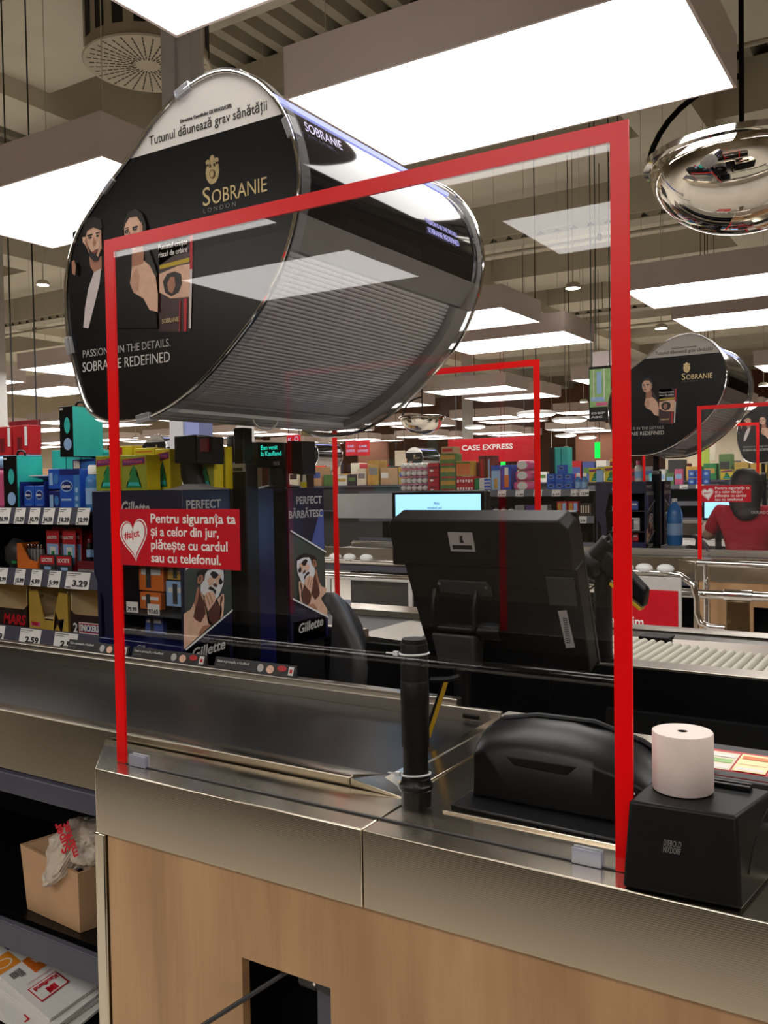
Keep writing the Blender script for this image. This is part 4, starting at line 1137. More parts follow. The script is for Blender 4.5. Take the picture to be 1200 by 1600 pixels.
# promotion strips on the far belt rail
def promo(x0, x1, lab):
    t = thing('promo_strip', lab, 'promo strip', ((x0 + x1) / 2, 1.885, .949))
    y, z0, z1 = 1.878, .9495, .979
    b = put('card', MB().prism([(y, z0), (y + .010, z1), (y + .013, z1), (y + .014, z0)], 'X', x0, x1), 'dark_grey', t, smooth=False)
    pl = ((1, 0, 0), (0, .32, .95)); L_ = x1 - x0; o = Vector((x0, y - .0004, z0))
    decal('pictures', [(ellipse(L_ * .58, .015, .011, .011), 'light_grey'), (ellipse(L_ * .70, .014, .013, .011), 'skin_ad'), (ellipse(L_ * .80, .011, .013, .009), 'brown_box'), (ellipse(L_ * .84, .020, .016, .008), 'red_box'), (rect(L_ * .92, L_ * .98, .004, .027), 'paper_white'), (rect(L_ * .935, L_ * .965, .010, .020), 'red_print')], o, pl, b)
    text('Gust e proaspăt, e Kaufland', .0095, o + Vector((.012, .002, .018)), pl, 'paper_white', b, w=L_ * .40)
    text('peste toate', .007, o + Vector((.012, -.001, .008)), pl, 'grey_print', b)
promo(-2.385, -2.108, 'dark promo strip on belt rail, leftmost of three')
promo(-2.09, -1.79, 'dark promo strip on belt rail, middle of three')
promo(-1.755, -1.467, 'dark promo strip on belt rail, rightmost of three')

# cashier monitor seen from the back
Mt = Matrix.Translation((0, 1.95, 1.378)) @ Matrix.Rotation(R(20), 4, 'X')     # local z runs down the tilted back
t = thing('cashier_monitor', 'black cashier monitor seen from behind above the belt end', 'monitor', (-.97, 1.98, .93))
def mprism(pts, y0, y1):
    mb = MB().prism(pts, 'Y', y0, y1)
    bmesh.ops.transform(mb.bm, matrix=Mt, verts=mb.bm.verts); return mb
put('top_housing', mprism([(-1.205, -.125), (-1.205, -.015), (-1.19, .0), (-.745, .0), (-.725, -.02), (-.722, -.125)], -.02, .05), 'black_plastic', t, bevel=.005)
put('back_housing', mprism([(-1.185, -.125), (-1.165, -.40), (-.722, -.40), (-.722, -.125)], -.012, .045), 'black_plastic', t, bevel=.004)
put('screen_bezel', mprism([(-1.2, -.41), (-1.2, -.005), (-.725, -.005), (-.72, -.41)], .045, .060), 'black_satin', t, bevel=.003)
put('screen', mprism([(-1.18, -.39), (-1.18, -.03), (-.745, -.03), (-.74, -.39)], .0602, .0612), 'screen_gloss', t)
put('port_cover', mprism([(-.80, -.22), (-.80, -.145), (-.73, -.145), (-.73, -.22)], -.016, -.011), 'dark_grey', t, bevel=.002)
put('hinge_plate', mprism([(-1.09, -.20), (-1.09, -.165), (-.955, -.165), (-.945, -.178), (-.945, -.205)], -.020, -.012), 'dark_grey', t, bevel=.002)
lb = put('serial_label', mprism([(-1.035, -.083), (-1.035, -.032), (-.968, -.032), (-.968, -.083)], -.0213, -.0203), 'light_grey', t)
sub = mprism([(-1.028, -.077), (-1.028, -.066), (-.975, -.066), (-.975, -.077)], -.0218, -.0213); put('code_print', sub, 'print_black', lb)
sub = mprism([(-1.006, -.060), (-1.004, -.042), (-.995, -.040), (-.998, -.050), (-.994, -.060)], -.0218, -.0213); put('emblem', sub, 'print_black', lb)
lb = put('inventory_sticker', mprism([(-.775, -.335), (-.782, -.236), (-.760, -.232), (-.752, -.331)], -.0132, -.0122), 'light_grey', t)
sub = MB()
for k in range(14): sub.box(-.772 + .0, -.761, -.0138, -.0132, -.320 + k * .005, -.318 + k * .005)
bmesh.ops.transform(sub.bm, matrix=Mt, verts=sub.bm.verts); put('bar_code', sub, 'print_black', lb)
for (x, z) in ((-1.085, -.173), (-.955, -.178), (-.925, -.348)):
    p0 = Mt @ Vector((x, -.024, z)); p1 = Mt @ Vector((x, -.019, z))
    put('screw', MB().cyl(p0, p1, .005, n=12), 'chrome', t)
h0, h1 = Mt @ Vector((-1.10, -.05, -.285)), Mt @ Vector((-.98, -.05, -.285))
put('hinge_bar', MB().cyl(h0, h1, .016, n=24).cyl(h1, h1 + Vector((.06, 0, 0)), .021, n=24), 'black_satin', t, bevel=.002)
for x in (-1.10, -.985):
    pts = [Mt @ Vector((x, -.022, -.19)), Mt @ Vector((x, -.05, -.22)), Mt @ Vector((x, -.065, -.27)), Mt @ Vector((x, -.05, -.31))]
    put('hinge_arm', MB().tube(pts, .007, 8), 'black_satin', t)
put('arm_head', MB().hexa([(-1.085, 1.975, 1.0), (-.985, 1.975, 1.0), (-.985, 2.03, 1.0), (-1.085, 2.03, 1.0)], [(-1.10, 1.965, 1.085), (-.98, 1.965, 1.085), (-.98, 2.03, 1.075), (-1.10, 2.03, 1.075)]), 'dark_grey', t, bevel=.006)
put('stand_tube', MB().cyl((-1.03, 2.0, .02), (-1.03, 2.0, 1.01), .022, n=24), 'black_plastic', t)
put('foot', MB().cyl((-1.03, 2.0, 0), (-1.03, 2.0, .02), .12, n=32), 'black_plastic', t)

# office chair of the near cashier
def chair(cx, cy, label, face=0.0, top=1.14):
    t = thing('swivel_chair', label, 'office chair', (cx, cy, 0))
    T = Matrix.Translation((cx, cy, 0)) @ Matrix.Rotation(face, 4, 'Z')
    def add(nm, mb, m_, **k):
        bmesh.ops.transform(mb.bm, matrix=T, verts=mb.bm.verts); put(nm, mb, m_, t, **k)
    mb = MB(); hb = (top - .72) / 2; zc = .72 + hb
    rings = []
    for yy, s in ((.0, .94), (.012, 1.0), (.035, 1.0), (.05, .92)):
        rings.append([mb.bm.verts.new((.21 * s * math.cos(a) * (1 - .12 * math.sin(a)), .20 + yy + .09 * (math.cos(a) ** 2) * -1 + .02, zc + hb * s * math.sin(a))) for a in [2 * math.pi * k / 36 for k in range(36)]])
    for A, B in zip(rings, rings[1:]):
        for k in range(36): mb.bm.faces.new((A[k], A[(k + 1) % 36], B[(k + 1) % 36], B[k]))
    mb.bm.faces.new(rings[0][::-1]); mb.bm.faces.new(rings[-1])
    add('backrest', mb, 'dark_grey', angle=60)
    add('seat', MB().prism([(.23 * math.cos(a) * (1 + .0 * a), .22 * math.sin(a)) for a in [2 * math.pi * k / 32 for k in range(32)]], 'Z', .58, .65), 'black_plastic', bevel=.02)
    add('back_bracket', MB().tube([(0, .10, .58), (0, .24, .60), (0, .255, .75)], .018, 8), 'black_satin')
    add('gas_lift', MB().cyl((0, 0, .1), (0, 0, .58), .026), 'black_satin')
    for k in range(5):
        a = 2 * math.pi * k / 5
        add('foot', MB().tube([(0, 0, .11), (.26 * math.cos(a), .26 * math.sin(a), .065)], .02, 8), 'black_satin')
        add('caster', MB().sphere((.26 * math.cos(a), .26 * math.sin(a), .03), .03, n=12), 'black_matte')
chair(-1.43, 2.41, 'dark swivel chair with curved back left of the monitor', R(124), 1.125)

# customer displays standing on the razor stands
t = thing('pole_scanner', 'dark square scanner head on curved neck atop the near razor stand', 'scanner', (-2.02, 2.10, 1.4525))
put('head', MB().hexa([(-2.075, 2.06, 1.537), (-1.985, 2.06, 1.533), (-1.985, 2.13, 1.533), (-2.075, 2.13, 1.537)], [(-2.075, 2.06, 1.625), (-1.985, 2.06, 1.625), (-1.985, 2.13, 1.625), (-2.075, 2.13, 1.625)]), 'black_satin', t, bevel=.004)
put('side_window', MB().hexa([(-1.9845, 2.065, 1.535), (-1.918, 2.075, 1.531), (-1.918, 2.12, 1.531), (-1.9845, 2.12, 1.535)], [(-1.9845, 2.065, 1.622), (-1.918, 2.075, 1.616), (-1.918, 2.12, 1.616), (-1.9845, 2.12, 1.622)]), 'black_plastic', t, bevel=.003)
put('red_window', MB().box(-1.965, -1.935, 2.062, 2.074, 1.57, 1.612), 'dark_red', t)
put('neck', MB().tube([(-2.035, 2.095, 1.54), (-2.035, 2.098, 1.50), (-2.02, 2.10, 1.46)], .036, 16), 'black_plastic', t)
put('base', MB().lathe([(.105, 0), (.105, .002), (.07, .007), (.04, .018), (.0, .02)], (-2.02, 2.10, 1.4528), 40), 'mid_grey', t)
t = thing('customer_display', 'black customer display with teal greeting right of the post', 'display', (-1.90, 2.34, 1.4525))
P0, P1 = Vector((-1.975, 2.29, 0)), Vector((-1.822, 2.29, 0))
sc = put('screen_box', MB().hexa([(-1.962, 2.29, 1.524), (-1.82, 2.30, 1.517), (-1.82, 2.37, 1.517), (-1.962, 2.36, 1.524)], [(-1.965, 2.29, 1.609), (-1.82, 2.30, 1.601), (-1.82, 2.37, 1.603), (-1.965, 2.36, 1.609)]), 'black_satin', t, bevel=.003)
put('rear_box', MB().hexa([(-1.819, 2.31, 1.50), (-1.755, 2.31, 1.495), (-1.755, 2.38, 1.495), (-1.819, 2.38, 1.50)], [(-1.819, 2.31, 1.607), (-1.755, 2.31, 1.604), (-1.755, 2.38, 1.604), (-1.819, 2.38, 1.607)]), 'black_plastic', t, bevel=.003)
text('Bun venit', .022, (-1.912, 2.290, 1.580), ((1, .07, 0), (0, 0, 1)), 'display_teal', sc, w=.066)
text('la Kaufland', .022, (-1.912, 2.290, 1.560), ((1, .07, 0), (0, 0, 1)), 'display_teal', sc, w=.080)
put('model_plate', MB().box(-1.862, -1.838, 2.2925, 2.2955, 1.528, 1.541), 'grey_print', t)
put('neck', MB().cyl((-1.87, 2.33, 1.456), (-1.87, 2.33, 1.52), .035, n=24), 'black_plastic', t)
put('base', MB().lathe([(.075, 0), (.07, .006), (.03, .014), (0, .014)], (-1.87, 2.335, 1.4528), 32), 'black_plastic', t)

# lower shelf goods below the belt
t = thing('cardboard_box', 'open brown cardboard box on the shelf under the belt', 'box', (-1.87, 1.52, .391))
bl, br, dl, dr = (-1.985, 1.42), (-1.765, 1.405), (-1.70, 1.62), (-1.93, 1.66)
mb = MB(); zb, zt = .391, .562
tl = [(-2.0, 1.415, zt - .005), (-1.755, 1.395, zt - .02), (-1.69, 1.63, zt - .01), (-1.94, 1.67, zt)]
bo = [(*bl, zb), (*br, zb), (*dl, zb), (*dr, zb)]
for i in range(4):
    j = (i + 1) % 4
    c = Vector((-1.85, 1.53, 0))
    def inn(p, s=.012):
        p = Vector(p); q = p + (Vector((c.x, c.y, p.z)) - p) * .05; return q
    mb.hexa([bo[i], bo[j], inn(bo[j]), inn(bo[i])], [tl[i], tl[j], inn(tl[j]), inn(tl[i])])
mb.face([Vector(p) + Vector((0, 0, .004)) for p in bo])
put('body', mb, 'cardboard', t, smooth=False)
put('inner_flap', MB().hexa([tl[3], tl[0], Vector(tl[0]) + Vector((.003, 0, 0)), Vector(tl[3]) + Vector((.003, 0, 0))], [Vector(tl[3]) + Vector((.05, -.01, -.03)), Vector(tl[0]) + Vector((.05, .02, -.035)), Vector(tl[0]) + Vector((.053, .02, -.035)), Vector(tl[3]) + Vector((.053, -.01, -.03))]), 'cardboard', t, smooth=False)
t = thing('plastic_bag', 'crumpled white carrier bag stuffed in the cardboard box', 'bag', (-1.84, 1.5, .52))
mb = MB()
bmesh.ops.create_icosphere(mb.bm, subdivisions=5, radius=1.0)
from mathutils import noise
for v in mb.bm.verts:
    p = v.co.copy()
    k = 1 + .26 * noise.noise(p * 2.1 + Vector((3, 1, 0))) + .17 * abs(noise.noise(p * 4.5)) - .10 * abs(noise.noise(p * 9)) + .03 * noise.noise(p * 17)
    z_ = .575 + p.z * .062 * k + .022 * p.x
    y_ = 1.475 + p.y * .072 * k
    if p.y < -.45 and p.x < .25: z_ -= .055 * (-.45 - p.y) / .55 * (1.2 - abs(p.x + .35)); y_ -= .022
    v.co = Vector((-1.822 + p.x * .098 * k, y_, z_))
put('bag_body', mb, 'bag_plastic', t, angle=50)
uu = Vector((-.045, 0, .057)).normalized(); vv_ = Vector((-.7, .25, -.55)); vv_ = (vv_ - uu * vv_.dot(uu)).normalized()
text('Super', .034, (-1.772, 1.390, .598), ((-.62, .1, .78), (-.70, -.35, -.52)), 'red_print', t, w=.075, bold=.03)
text('market', .030, (-1.745, 1.392, .590), ((-.55, .1, .80), (-.75, -.30, -.48)), 'red_print', t, w=.085, bold=.03)

# advertising flyers piled on the lowest shelf, the front corner drooping
FC = Vector((-1.848, 1.375, .17)); E1 = Vector((-.986, .100, .130)).normalized(); E2 = Vector((.123, .976, .181)); E2 = (E2 - E1 * E2.dot(E1)).normalized(); EN = E2.cross(E1)
def flyer(i, oa, ob, drop, rot, label):
    o = FC + E1 * oa + E2 * ob - EN * drop
    a1 = E1 * math.cos(rot) + E2 * math.sin(rot); a2 = E2 * math.cos(rot) - E1 * math.sin(rot)
    t = thing('advertising_flyer', label, 'flyer', o, 'advertising flyers piled under the belt')
    mb = MB(); T = Matrix(((a1.x, a2.x, EN.x, o.x), (a1.y, a2.y, EN.y, o.y), (a1.z, a2.z, EN.z, o.z), (0, 0, 0, 1)))
    for k in range(4): mb.box(.002 * (k % 2), .40, .0025 * (k % 3), .29, -.0024 * (k + 1), -.0024 * k - .0007, mtx=T)
    return t, put('pages', mb, 'paper_white', t, smooth=False), o, a1, a2
t, pg, o, a1, a2 = flyer(0, 0, 0, 0, 0, 'folded white flyer with red logo and coloured squares, topmost of its pile')
mir = lambda pts: [(-a, b) for a, b in pts]          # the print plane runs (-E1, E2) so its normal faces up
SQ = [(rect(.235, .30, .000, .062), 'orange_print'), (rect(.168, .236, .063, .120), 'orange'), (rect(.302, .37, .063, .12), 'purple_print'), (rect(.104, .166, .121, .18), 'green_print'), (rect(.236, .30, .121, .18), 'green_print'),
      (ellipse(.265, .03, .018, .022), 'cream'), (ellipse(.265, .03, .014, .018), 'orange_print'), ([(.225, .08), (.215, .085), (.188, .105), (.182, .113), (.178, .108), (.20, .083)], 'cream'), ([(.205, .087), (.215, .09), (.19, .106)], 'orange')]
random.seed(4); b_ = .016
while b_ < .046:
    wd = random.uniform(.0008, .0026); SQ.append((rect(.190 if b_ < .030 else .181, .216, b_, b_ + wd), 'print_black')); b_ += wd + random.uniform(.0006, .0018)
SQ += [([(.062, .017), (.128, .017), (.128, .096), (.066, .098)], 'red_print'), ([(.066, .020), (.125, .020), (.125, .093), (.069, .094)], 'paper_white'),
       (rect(.071, .095, .066, .072), 'red_print'), ([(.083, .066), (.095, .054), (.095, .046), (.083, .058), (.071, .046), (.071, .054)], 'red_print'), (rect(.071, .095, .058, .0655), 'red_print'),
       (rect(.143, .1445, .026, .092), 'red_print')]
decal('printed_squares', [(mir(p_), m_) for p_, m_ in SQ], o, (-E1, E2), pg, lift=.0002, step=.00012)
text('Kaufland', .020, o + E1 * .116 + E2 * .090 + EN * .005, (-E2, -E1), 'red_print', pg, w=.064, bold=.03)
t, pg, o, a1, a2 = flyer(1, -.022, -.003, .011, R(-3), 'white flyer right under the topmost one, its red corner mark showing')
t, pg, o, a1, a2 = flyer(2, -.012, -.055, .022, R(2), 'third white flyer in the pile, sticking out furthest to the front')
decal('corner_mark', [(mir(p_), 'red_print') for p_ in (rect(.075, .10, .030, .034), rect(.075, .079, .02, .034))], o, (-a1, a2), pg, lift=.0006)
t, pg, o, a1, a2 = flyer(3, -.05, -.035, .034, R(-6), 'lowest white flyer of the pile, resting near the basket')
t = thing('flyer_rest', 'dark wedge block carrying the flyer pile on the lowest shelf', 'rack', (-2.0, 1.5, .0755))
put('block', MB().hexa([(-1.80, 1.42, .0755), (-2.2, 1.45, .0755), (-2.2, 1.7, .0755), (-1.8, 1.7, .0755)], [(-1.80, 1.42, .115), (-2.2, 1.45, .165), (-2.2, 1.7, .20), (-1.8, 1.7, .155)]), 'black_matte', t)
t = thing('round_basket', 'grey rimmed round basket in front of the flyers at bottom left', 'basket', (-1.93, 1.30, 0))
put('bowl', MB().lathe([(0, 0), (.085, .0), (.095, .08), (.098, .085), (.092, .085), (.082, .006), (0, .006)], (-1.96, 1.25, 0), 32), 'mid_grey', t)
put('rim', MB().tube([(-1.96 + .0965 * math.cos(R(a)), 1.25 + .0965 * math.sin(R(a)), .086) for a in range(0, 360, 12)], .004, 8, closed=True), 'light_grey', t)
# ------------------------------------------------------------------ the mirrored till between the two lanes
guard(0, 'of the back-to-back till, behind the monitor', y=3.325, mirror=True)
t = thing('bagging_counter', 'black and steel bagging counter with roller track right of the monitor', 'checkout counter', (-.3, 3.0, 0))
put('cashier_side', MB().box(-1.05, .9, 2.625, 2.65, 0, .905), 'black_satin', t, bevel=.003)
put('kick_panel', MB().box(-.86, .9, 2.60, 2.625, 0, .78), 'black_matte', t)
put('cashier_side', MB().box(-1.60, -1.055, 2.72, 2.75, 0, .884), 'black_satin', t)
put('edge_strip', MB().box(-1.02, .9, 2.622, 2.72, .905, .912), 'steel_plain', t, bevel=.002)
put('far_rail', MB().prism([(3.30, .0), (3.30, .90), (3.285, .912), (3.33, .92), (3.36, .918), (3.36, 0)], 'X', -1.60, .9), 'steel_plain', t, bevel=.002)
put('slide_plate', MB().hexa([(-1.6, 3.18, .84), (.9, 3.18, .76), (.9, 3.30, .80), (-1.6, 3.30, .88)], [(-1.6, 3.18, .892), (.9, 3.18, .80), (.9, 3.30, .905), (-1.6, 3.30, .911)]), 'steel_dark', t)
put('track_frame', MB().hexa([(-1.03, 2.725, .80), (.9, 2.725, .70), (.9, 3.17, .70), (-1.03, 3.17, .80)], [(-1.03, 2.725, .885), (.9, 2.725, .79), (.9, 3.17, .79), (-1.03, 3.17, .885)]), 'mid_grey', t)
for k in range(60):
    x = -.985 + k * .0292; z = .896 - (x + .985) * .052
    put('roller', MB().cyl((x, 2.745, z), (x, 3.145, z), .0128, n=16), 'roller_plastic', t)
put('divider_pad', MB().box(-.93, -.82, 3.18, 3.26, .893, .905), 'black_plastic', t, bevel=.003)
t = thing('belt_conveyor', 'grey belt conveyor of the back-to-back till left of the monitor', 'conveyor', (-3, 3, 0))
put('belt', MB().box(-4.6, -1.86, 2.76, 3.19, .87, .90), 'dark_grey', t, bevel=.002)
put('near_rail', MB().box(-4.6, -1.80, 2.715, 2.752, .885, .932), 'steel_plain', t, bevel=.002)
put('far_rail', MB().box(-4.6, -1.61, 3.20, 3.36, .0, .925), 'steel_linen', t, bevel=.002)
put('comb_plate', MB().hexa([(-1.86, 2.76, .87), (-1.62, 2.76, .86), (-1.62, 3.19, .86), (-1.86, 3.19, .87)], [(-1.86, 2.76, .902), (-1.62, 2.76, .893), (-1.62, 3.19, .893), (-1.86, 3.19, .902)]), 'steel_plain', t)
put('side_panel', MB().box(-4.6, -1.64, 2.72, 2.75, 0, .884), 'black_matte', t)

# second monitor: its lit screen faces us
t = thing('cashier_monitor', 'monitor with lit pale blue screen behind the big dark monitor', 'monitor', (-1.5, 2.74, .92))
put('housing', MB().box(-1.69, -1.315, 2.745, 2.785, 1.17, 1.435), 'black_satin', t, bevel=.006)
s = put('screen', MB().box(-1.672, -1.335, 2.7435, 2.7448, 1.19, 1.423), 'screen_blue', t, smooth=False)
text('Plătește', .014, (-1.515, 2.743, 1.387), 'F', 'navy', s, w=.022)
text('Introduceți card', .012, (-1.54, 2.743, 1.372), 'F', 'navy', s, w=.055)
put('stand_tube', MB().cyl((-1.5, 2.775, .90), (-1.5, 2.775, 1.2), .025), 'black_plastic', t)
put('foot', MB().cyl((-1.5, 2.80, .902), (-1.5, 2.80, .915), .09, n=32), 'black_plastic', t)

# hand scanner on a gooseneck
t = thing('hand_scanner', 'black hand scanner on upright stand right of the monitor', 'scanner', (-.885, 2.66, .912))
put('head', MB().tube([(-.930, 2.64, 1.175), (-.920, 2.64, 1.205), (-.895, 2.64, 1.235), (-.868, 2.64, 1.262), (-.855, 2.64, 1.278)], .030, 16).sphere((-.915, 2.64, 1.205), .042, (1, .95, 1.1), 18), 'black_plastic', t)
put('handle', MB().hexa([(-.89, 2.615, 1.20), (-.75, 2.615, 1.085), (-.75, 2.665, 1.085), (-.89, 2.665, 1.20)], [(-.86, 2.615, 1.26), (-.74, 2.615, 1.14), (-.74, 2.665, 1.14), (-.86, 2.665, 1.26)]), 'black_plastic', t, bevel=.010, seg=3)
put('yellow_trim', MB().hexa([(-.85, 2.612, 1.150), (-.76, 2.612, 1.078), (-.76, 2.66, 1.078), (-.85, 2.66, 1.150)], [(-.848, 2.612, 1.158), (-.758, 2.612, 1.086), (-.758, 2.66, 1.086), (-.848, 2.66, 1.158)]), 'strap_yellow', t)
put('antenna', MB().tube([(-.875, 2.64, 1.27), (-.855, 2.64, 1.295), (-.845, 2.64, 1.27)], .009, 8), 'black_plastic', t)
put('stand_post', MB().cyl((-.885, 2.66, .912), (-.885, 2.66, 1.19), .028, .026, n=24), 'black_plastic', t)
put('stand_foot', MB().cyl((-.885, 2.67, .9125), (-.885, 2.67, .922), .045, n=24), 'black_plastic', t)
put('coiled_cord', MB().tube([(-.905 + .012 * math.cos(a * .9), 2.61 + .012 * math.sin(a * .9), 1.20 - a * .007) for a in range(0, 36)], .003, 6), 'black_satin', t)
t = thing('crumpled_tissue', 'small crumpled white paper at the foot of the hand scanner', 'paper', (-.95, 2.70, .91))
mb = MB(); bmesh.ops.create_icosphere(mb.bm, subdivisions=3, radius=1)
for v in mb.bm.verts:
    p = v.co.copy(); k = 1 + .35 * noise.noise(p * 3)
    v.co = Vector((-.945 + p.x * .022 * k, 2.695 + p.y * .022 * k, .937 + p.z * .024 * k))
put('paper', mb, 'paper_white', t, angle=60)

# ------------------------------------------------------------------ lane furniture in front of the far till
t = thing('lane_rail', 'long chrome bumper rail running along the far till', 'rail', (-2, 5.22, .80))
put('tube', MB().cyl((-4.6, 5.22, .815), (.8, 5.22, .815), .026, n=24), 'chrome', t)
for x in (-3.9, -.97, .5):
    put('clamp', MB().cyl((x - .075, 5.22, .815), (x + .075, 5.22, .815), .033, n=24), 'chrome', t, bevel=.002)
    put('upright', MB().box(x - .06, x + .06, 5.20, 5.225, 0, .785), 'brass', t, bevel=.004)
    put('foot', MB().box(x - .1, x + .1, 5.16, 5.28, 0, .012), 'steel_plain', t)
t = thing('lane_gate', 'chrome swing gate of bent tube carrying a red sign', 'gate', (-1.3, 5.12, .5))
pts = [(-3.8, 5.12, .935), (-1.35, 5.12, .935), (-1.26, 5.12, .925), (-1.19, 5.12, .875), (-1.17, 5.12, .80), (-1.17, 5.12, .72), (-1.15, 5.12, .665), (-1.10, 5.12, .645), (-1.02, 5.12, .645)]
put('bent_tube', MB().tube(pts, .018, 12), 'chrome', t)
for i, x in enumerate((-3.62, -3.50, -3.36, -1.57, -1.46, -1.34)):
    put('bump_pad', MB().sphere((x, 5.12, .958), .05, (1, .6, .55), 16), 'tie_white', t)
put('upper_tube', MB().cyl((-1.25, 5.5, .965), (.8, 5.5, .935), .022, n=16), 'chrome', t)
put('post', MB().cyl((-1.2, 5.5, 0), (-1.2, 5.5, .965), .02, n=16).cyl((.5, 5.5, 0), (.5, 5.5, .94), .02, n=16), 'chrome', t)
sg = thing('closed_sign', 'red lane closed sign in grey frame hung on the chrome gate', 'sign', (-1.45, 5.10, .91))
put('frame', MB().box(-1.70, -1.245, 5.085, 5.10, .38, .915), 'light_grey', sg, bevel=.002)
fc = put('face', MB().box(-1.69, -1.262, 5.0835, 5.085, .39, .84), 'red_sticker', sg, smooth=False)
text('revenim', .085, (-1.685, 5.083, .625), 'F', 'white_print', fc, w=.225, bold=.015)
text('Ne cerem scuze,', .04, (-1.66, 5.083, .50), 'F', 'white_print', fc, w=.3)
t = thing('lane_barrier', 'clear lane barrier in grey frame under the left chrome rail', 'barrier', (-3.35, 5.16, .3))
mb = MB().box(-3.72, -3.02, 5.15, 5.17, .56, .59).box(-3.72, -3.02, 5.15, 5.17, .80, .815).box(-3.72, -3.69, 5.15, 5.17, 0, .80).box(-3.05, -3.02, 5.15, 5.17, 0, .80)
put('frame', mb, 'light_grey', t, bevel=.002)
put('pane', MB().box(-3.69, -3.05, 5.157, 5.163, .59, .80), 'acrylic_far', t, smooth=False)

# ------------------------------------------------------------------ tills further away
RAILS1 = [[(-4.15 + .16 * k, .075, s_) for k, s_ in enumerate(['4.29', '3.15', '8.45', '2.19', '7.99', '3.40', '9.99', '1.49', '3.89', '6.29', '10.79'])] + [(-2.5, .1, '12.99')],
          [(-2.66, .07, '1.99'), (-2.55, .13, '3.29'), (-3.1, .08, '4.99')], [(-3.0, .1, '2.79'), (-2.6, .1, '2.59')]]
D1, D2 = 4.9, 9.8
for dy, w in ((D1, 'far till'), (D2, 'farthest till')):
    counter(dy, f'of the {w}')
    conveyor(dy, f'of the {w}', dy < 6)
    guard(dy, f'of the {w}', notice=True, tr='acrylic_far')
    dispenser(dy, f'of the {w}', detail=False)
    support_column(dy, f'of the {w}')
    razor_stand(dy, f'facing the belt, {w}')
    razor_stand(dy, f'turned away, {w}', mirror=True)
    stand_filler(dy, f'of the {w}')
    candy_shelf(dy, f'of the {w}', RAILS1 if dy < 6 else [[(-2.9 + k * .2, .1, s_) for k, s_ in enumerate(['3.99', '5.49'])], [], []])
t = thing('bagging_counter', 'dark counter under the screen before the third dispenser', 'checkout counter', (-1.9, 8.3, 0))
put('body', MB().box(-4.0, .8, 7.6, 8.45, 0, .86), 'black_satin', t); put('top', MB().box(-4.0, .8, 7.58, 8.47, .86, .9205), 'steel_plain', t, bevel=.003)
guard(D1, 'at far right before the third dispenser', y=3.325, mirror=True, notice=False, tr='acrylic_far')

# cashier of the far till, seen from behind
def skin_body(name, V, E_, m_, parent, lvl=2):
    me = bpy.data.meshes.new(name)
    me.from_pydata([Vector(v[0]) for v in V], E_, [])
    ob = bpy.data.objects.new(name, me); COL.objects.link(ob)
    md = ob.modifiers.new('skin', 'SKIN')
    sk = me.skin_vertices[0].data if me.skin_vertices else None
    if sk is None:
        bpy.context.view_layer.update(); 
    if not me.skin_vertices:
        bpy.context.view_layer.objects.active = ob; ob.select_set(True)
        bpy.ops.mesh.customdata_skin_add()
        sk = me.skin_vertices[0].data
    for i, v in enumerate(V):
        r = v[1]; sk[i].radius = (r, r) if not isinstance(r, tuple) else r
    sk[0].use_root = True
    sd = ob.modifiers.new('sub', 'SUBSURF'); sd.levels = lvl; sd.render_levels = lvl
    bpy.context.view_layer.update()
    new = bpy.data.meshes.new_from_object(ob.evaluated_get(bpy.context.evaluated_depsgraph_get()))
    bpy.data.objects.remove(ob)
    base = LOC[parent.name] if parent else Vector((0, 0, 0))
    for v in new.vertices: v.co -= base
    for p in new.polygons: p.use_smooth = True
    new.name = name; new.materials.clear(); new.materials.append(M[m_])
    o = bpy.data.objects.new(name, new); COL.objects.link(o); o.parent = parent; LOC[o.name] = base
    return o
simple('skin', (206, 158, 130), .5, .06, 20)
px_, py_ = -1.25, 7.05
t = thing('person', 'seated cashier from behind, long dark hair and red shirt', 'person', (px_, py_, 0))
B = lambda x, y, z: (px_ + x, py_ + y, z)
V = [(B(0, 0, .68), (.15, .11)), (B(0, .0, .82), (.13, .10)), (B(0, .01, .98), (.15, .105)), (B(0, .02, 1.15), (.16, .105)), (B(0, .03, 1.25), (.085, .075)), (B(0, .045, 1.31), .054), (B(-.005, .055, 1.37), .06),
     (B(-.01, .06, 1.45), (.076, .09)), (B(-.01, .06, 1.52), (.064, .077)),
     (B(-.19, .02, 1.205), .066), (B(-.30, .10, 1.02), .047), (B(-.36, .30, 1.08), .034), (B(-.37, .37, 1.10), .028),
     (B(.19, .02, 1.205), .066), (B(.28, .07, .97), .047), (B(.22, .30, .93), .034), (B(.21, .37, .935), .028),
     (B(-.09, .04, .66), .085), (B(-.11, .42, .62), .065), (B(-.11, .44, .34), .05), (B(-.11, .43, .07), .038), (B(-.11, .55, .04), .035),
     (B(.09, .04, .66), .085), (B(.11, .42, .62), .065), (B(.11, .44, .34), .05), (B(.11, .43, .07), .038), (B(.11, .55, .04), .035)]
Ed = [(0, 1), (1, 2), (2, 3), (3, 4), (4, 5), (5, 6), (6, 7), (7, 8), (3, 9), (9, 10), (10, 11), (11, 12), (3, 13), (13, 14), (14, 15), (15, 16), (0, 17), (17, 18), (18, 19), (19, 20), (20, 21), (0, 22), (22, 23), (23, 24), (24, 25), (25, 26)]
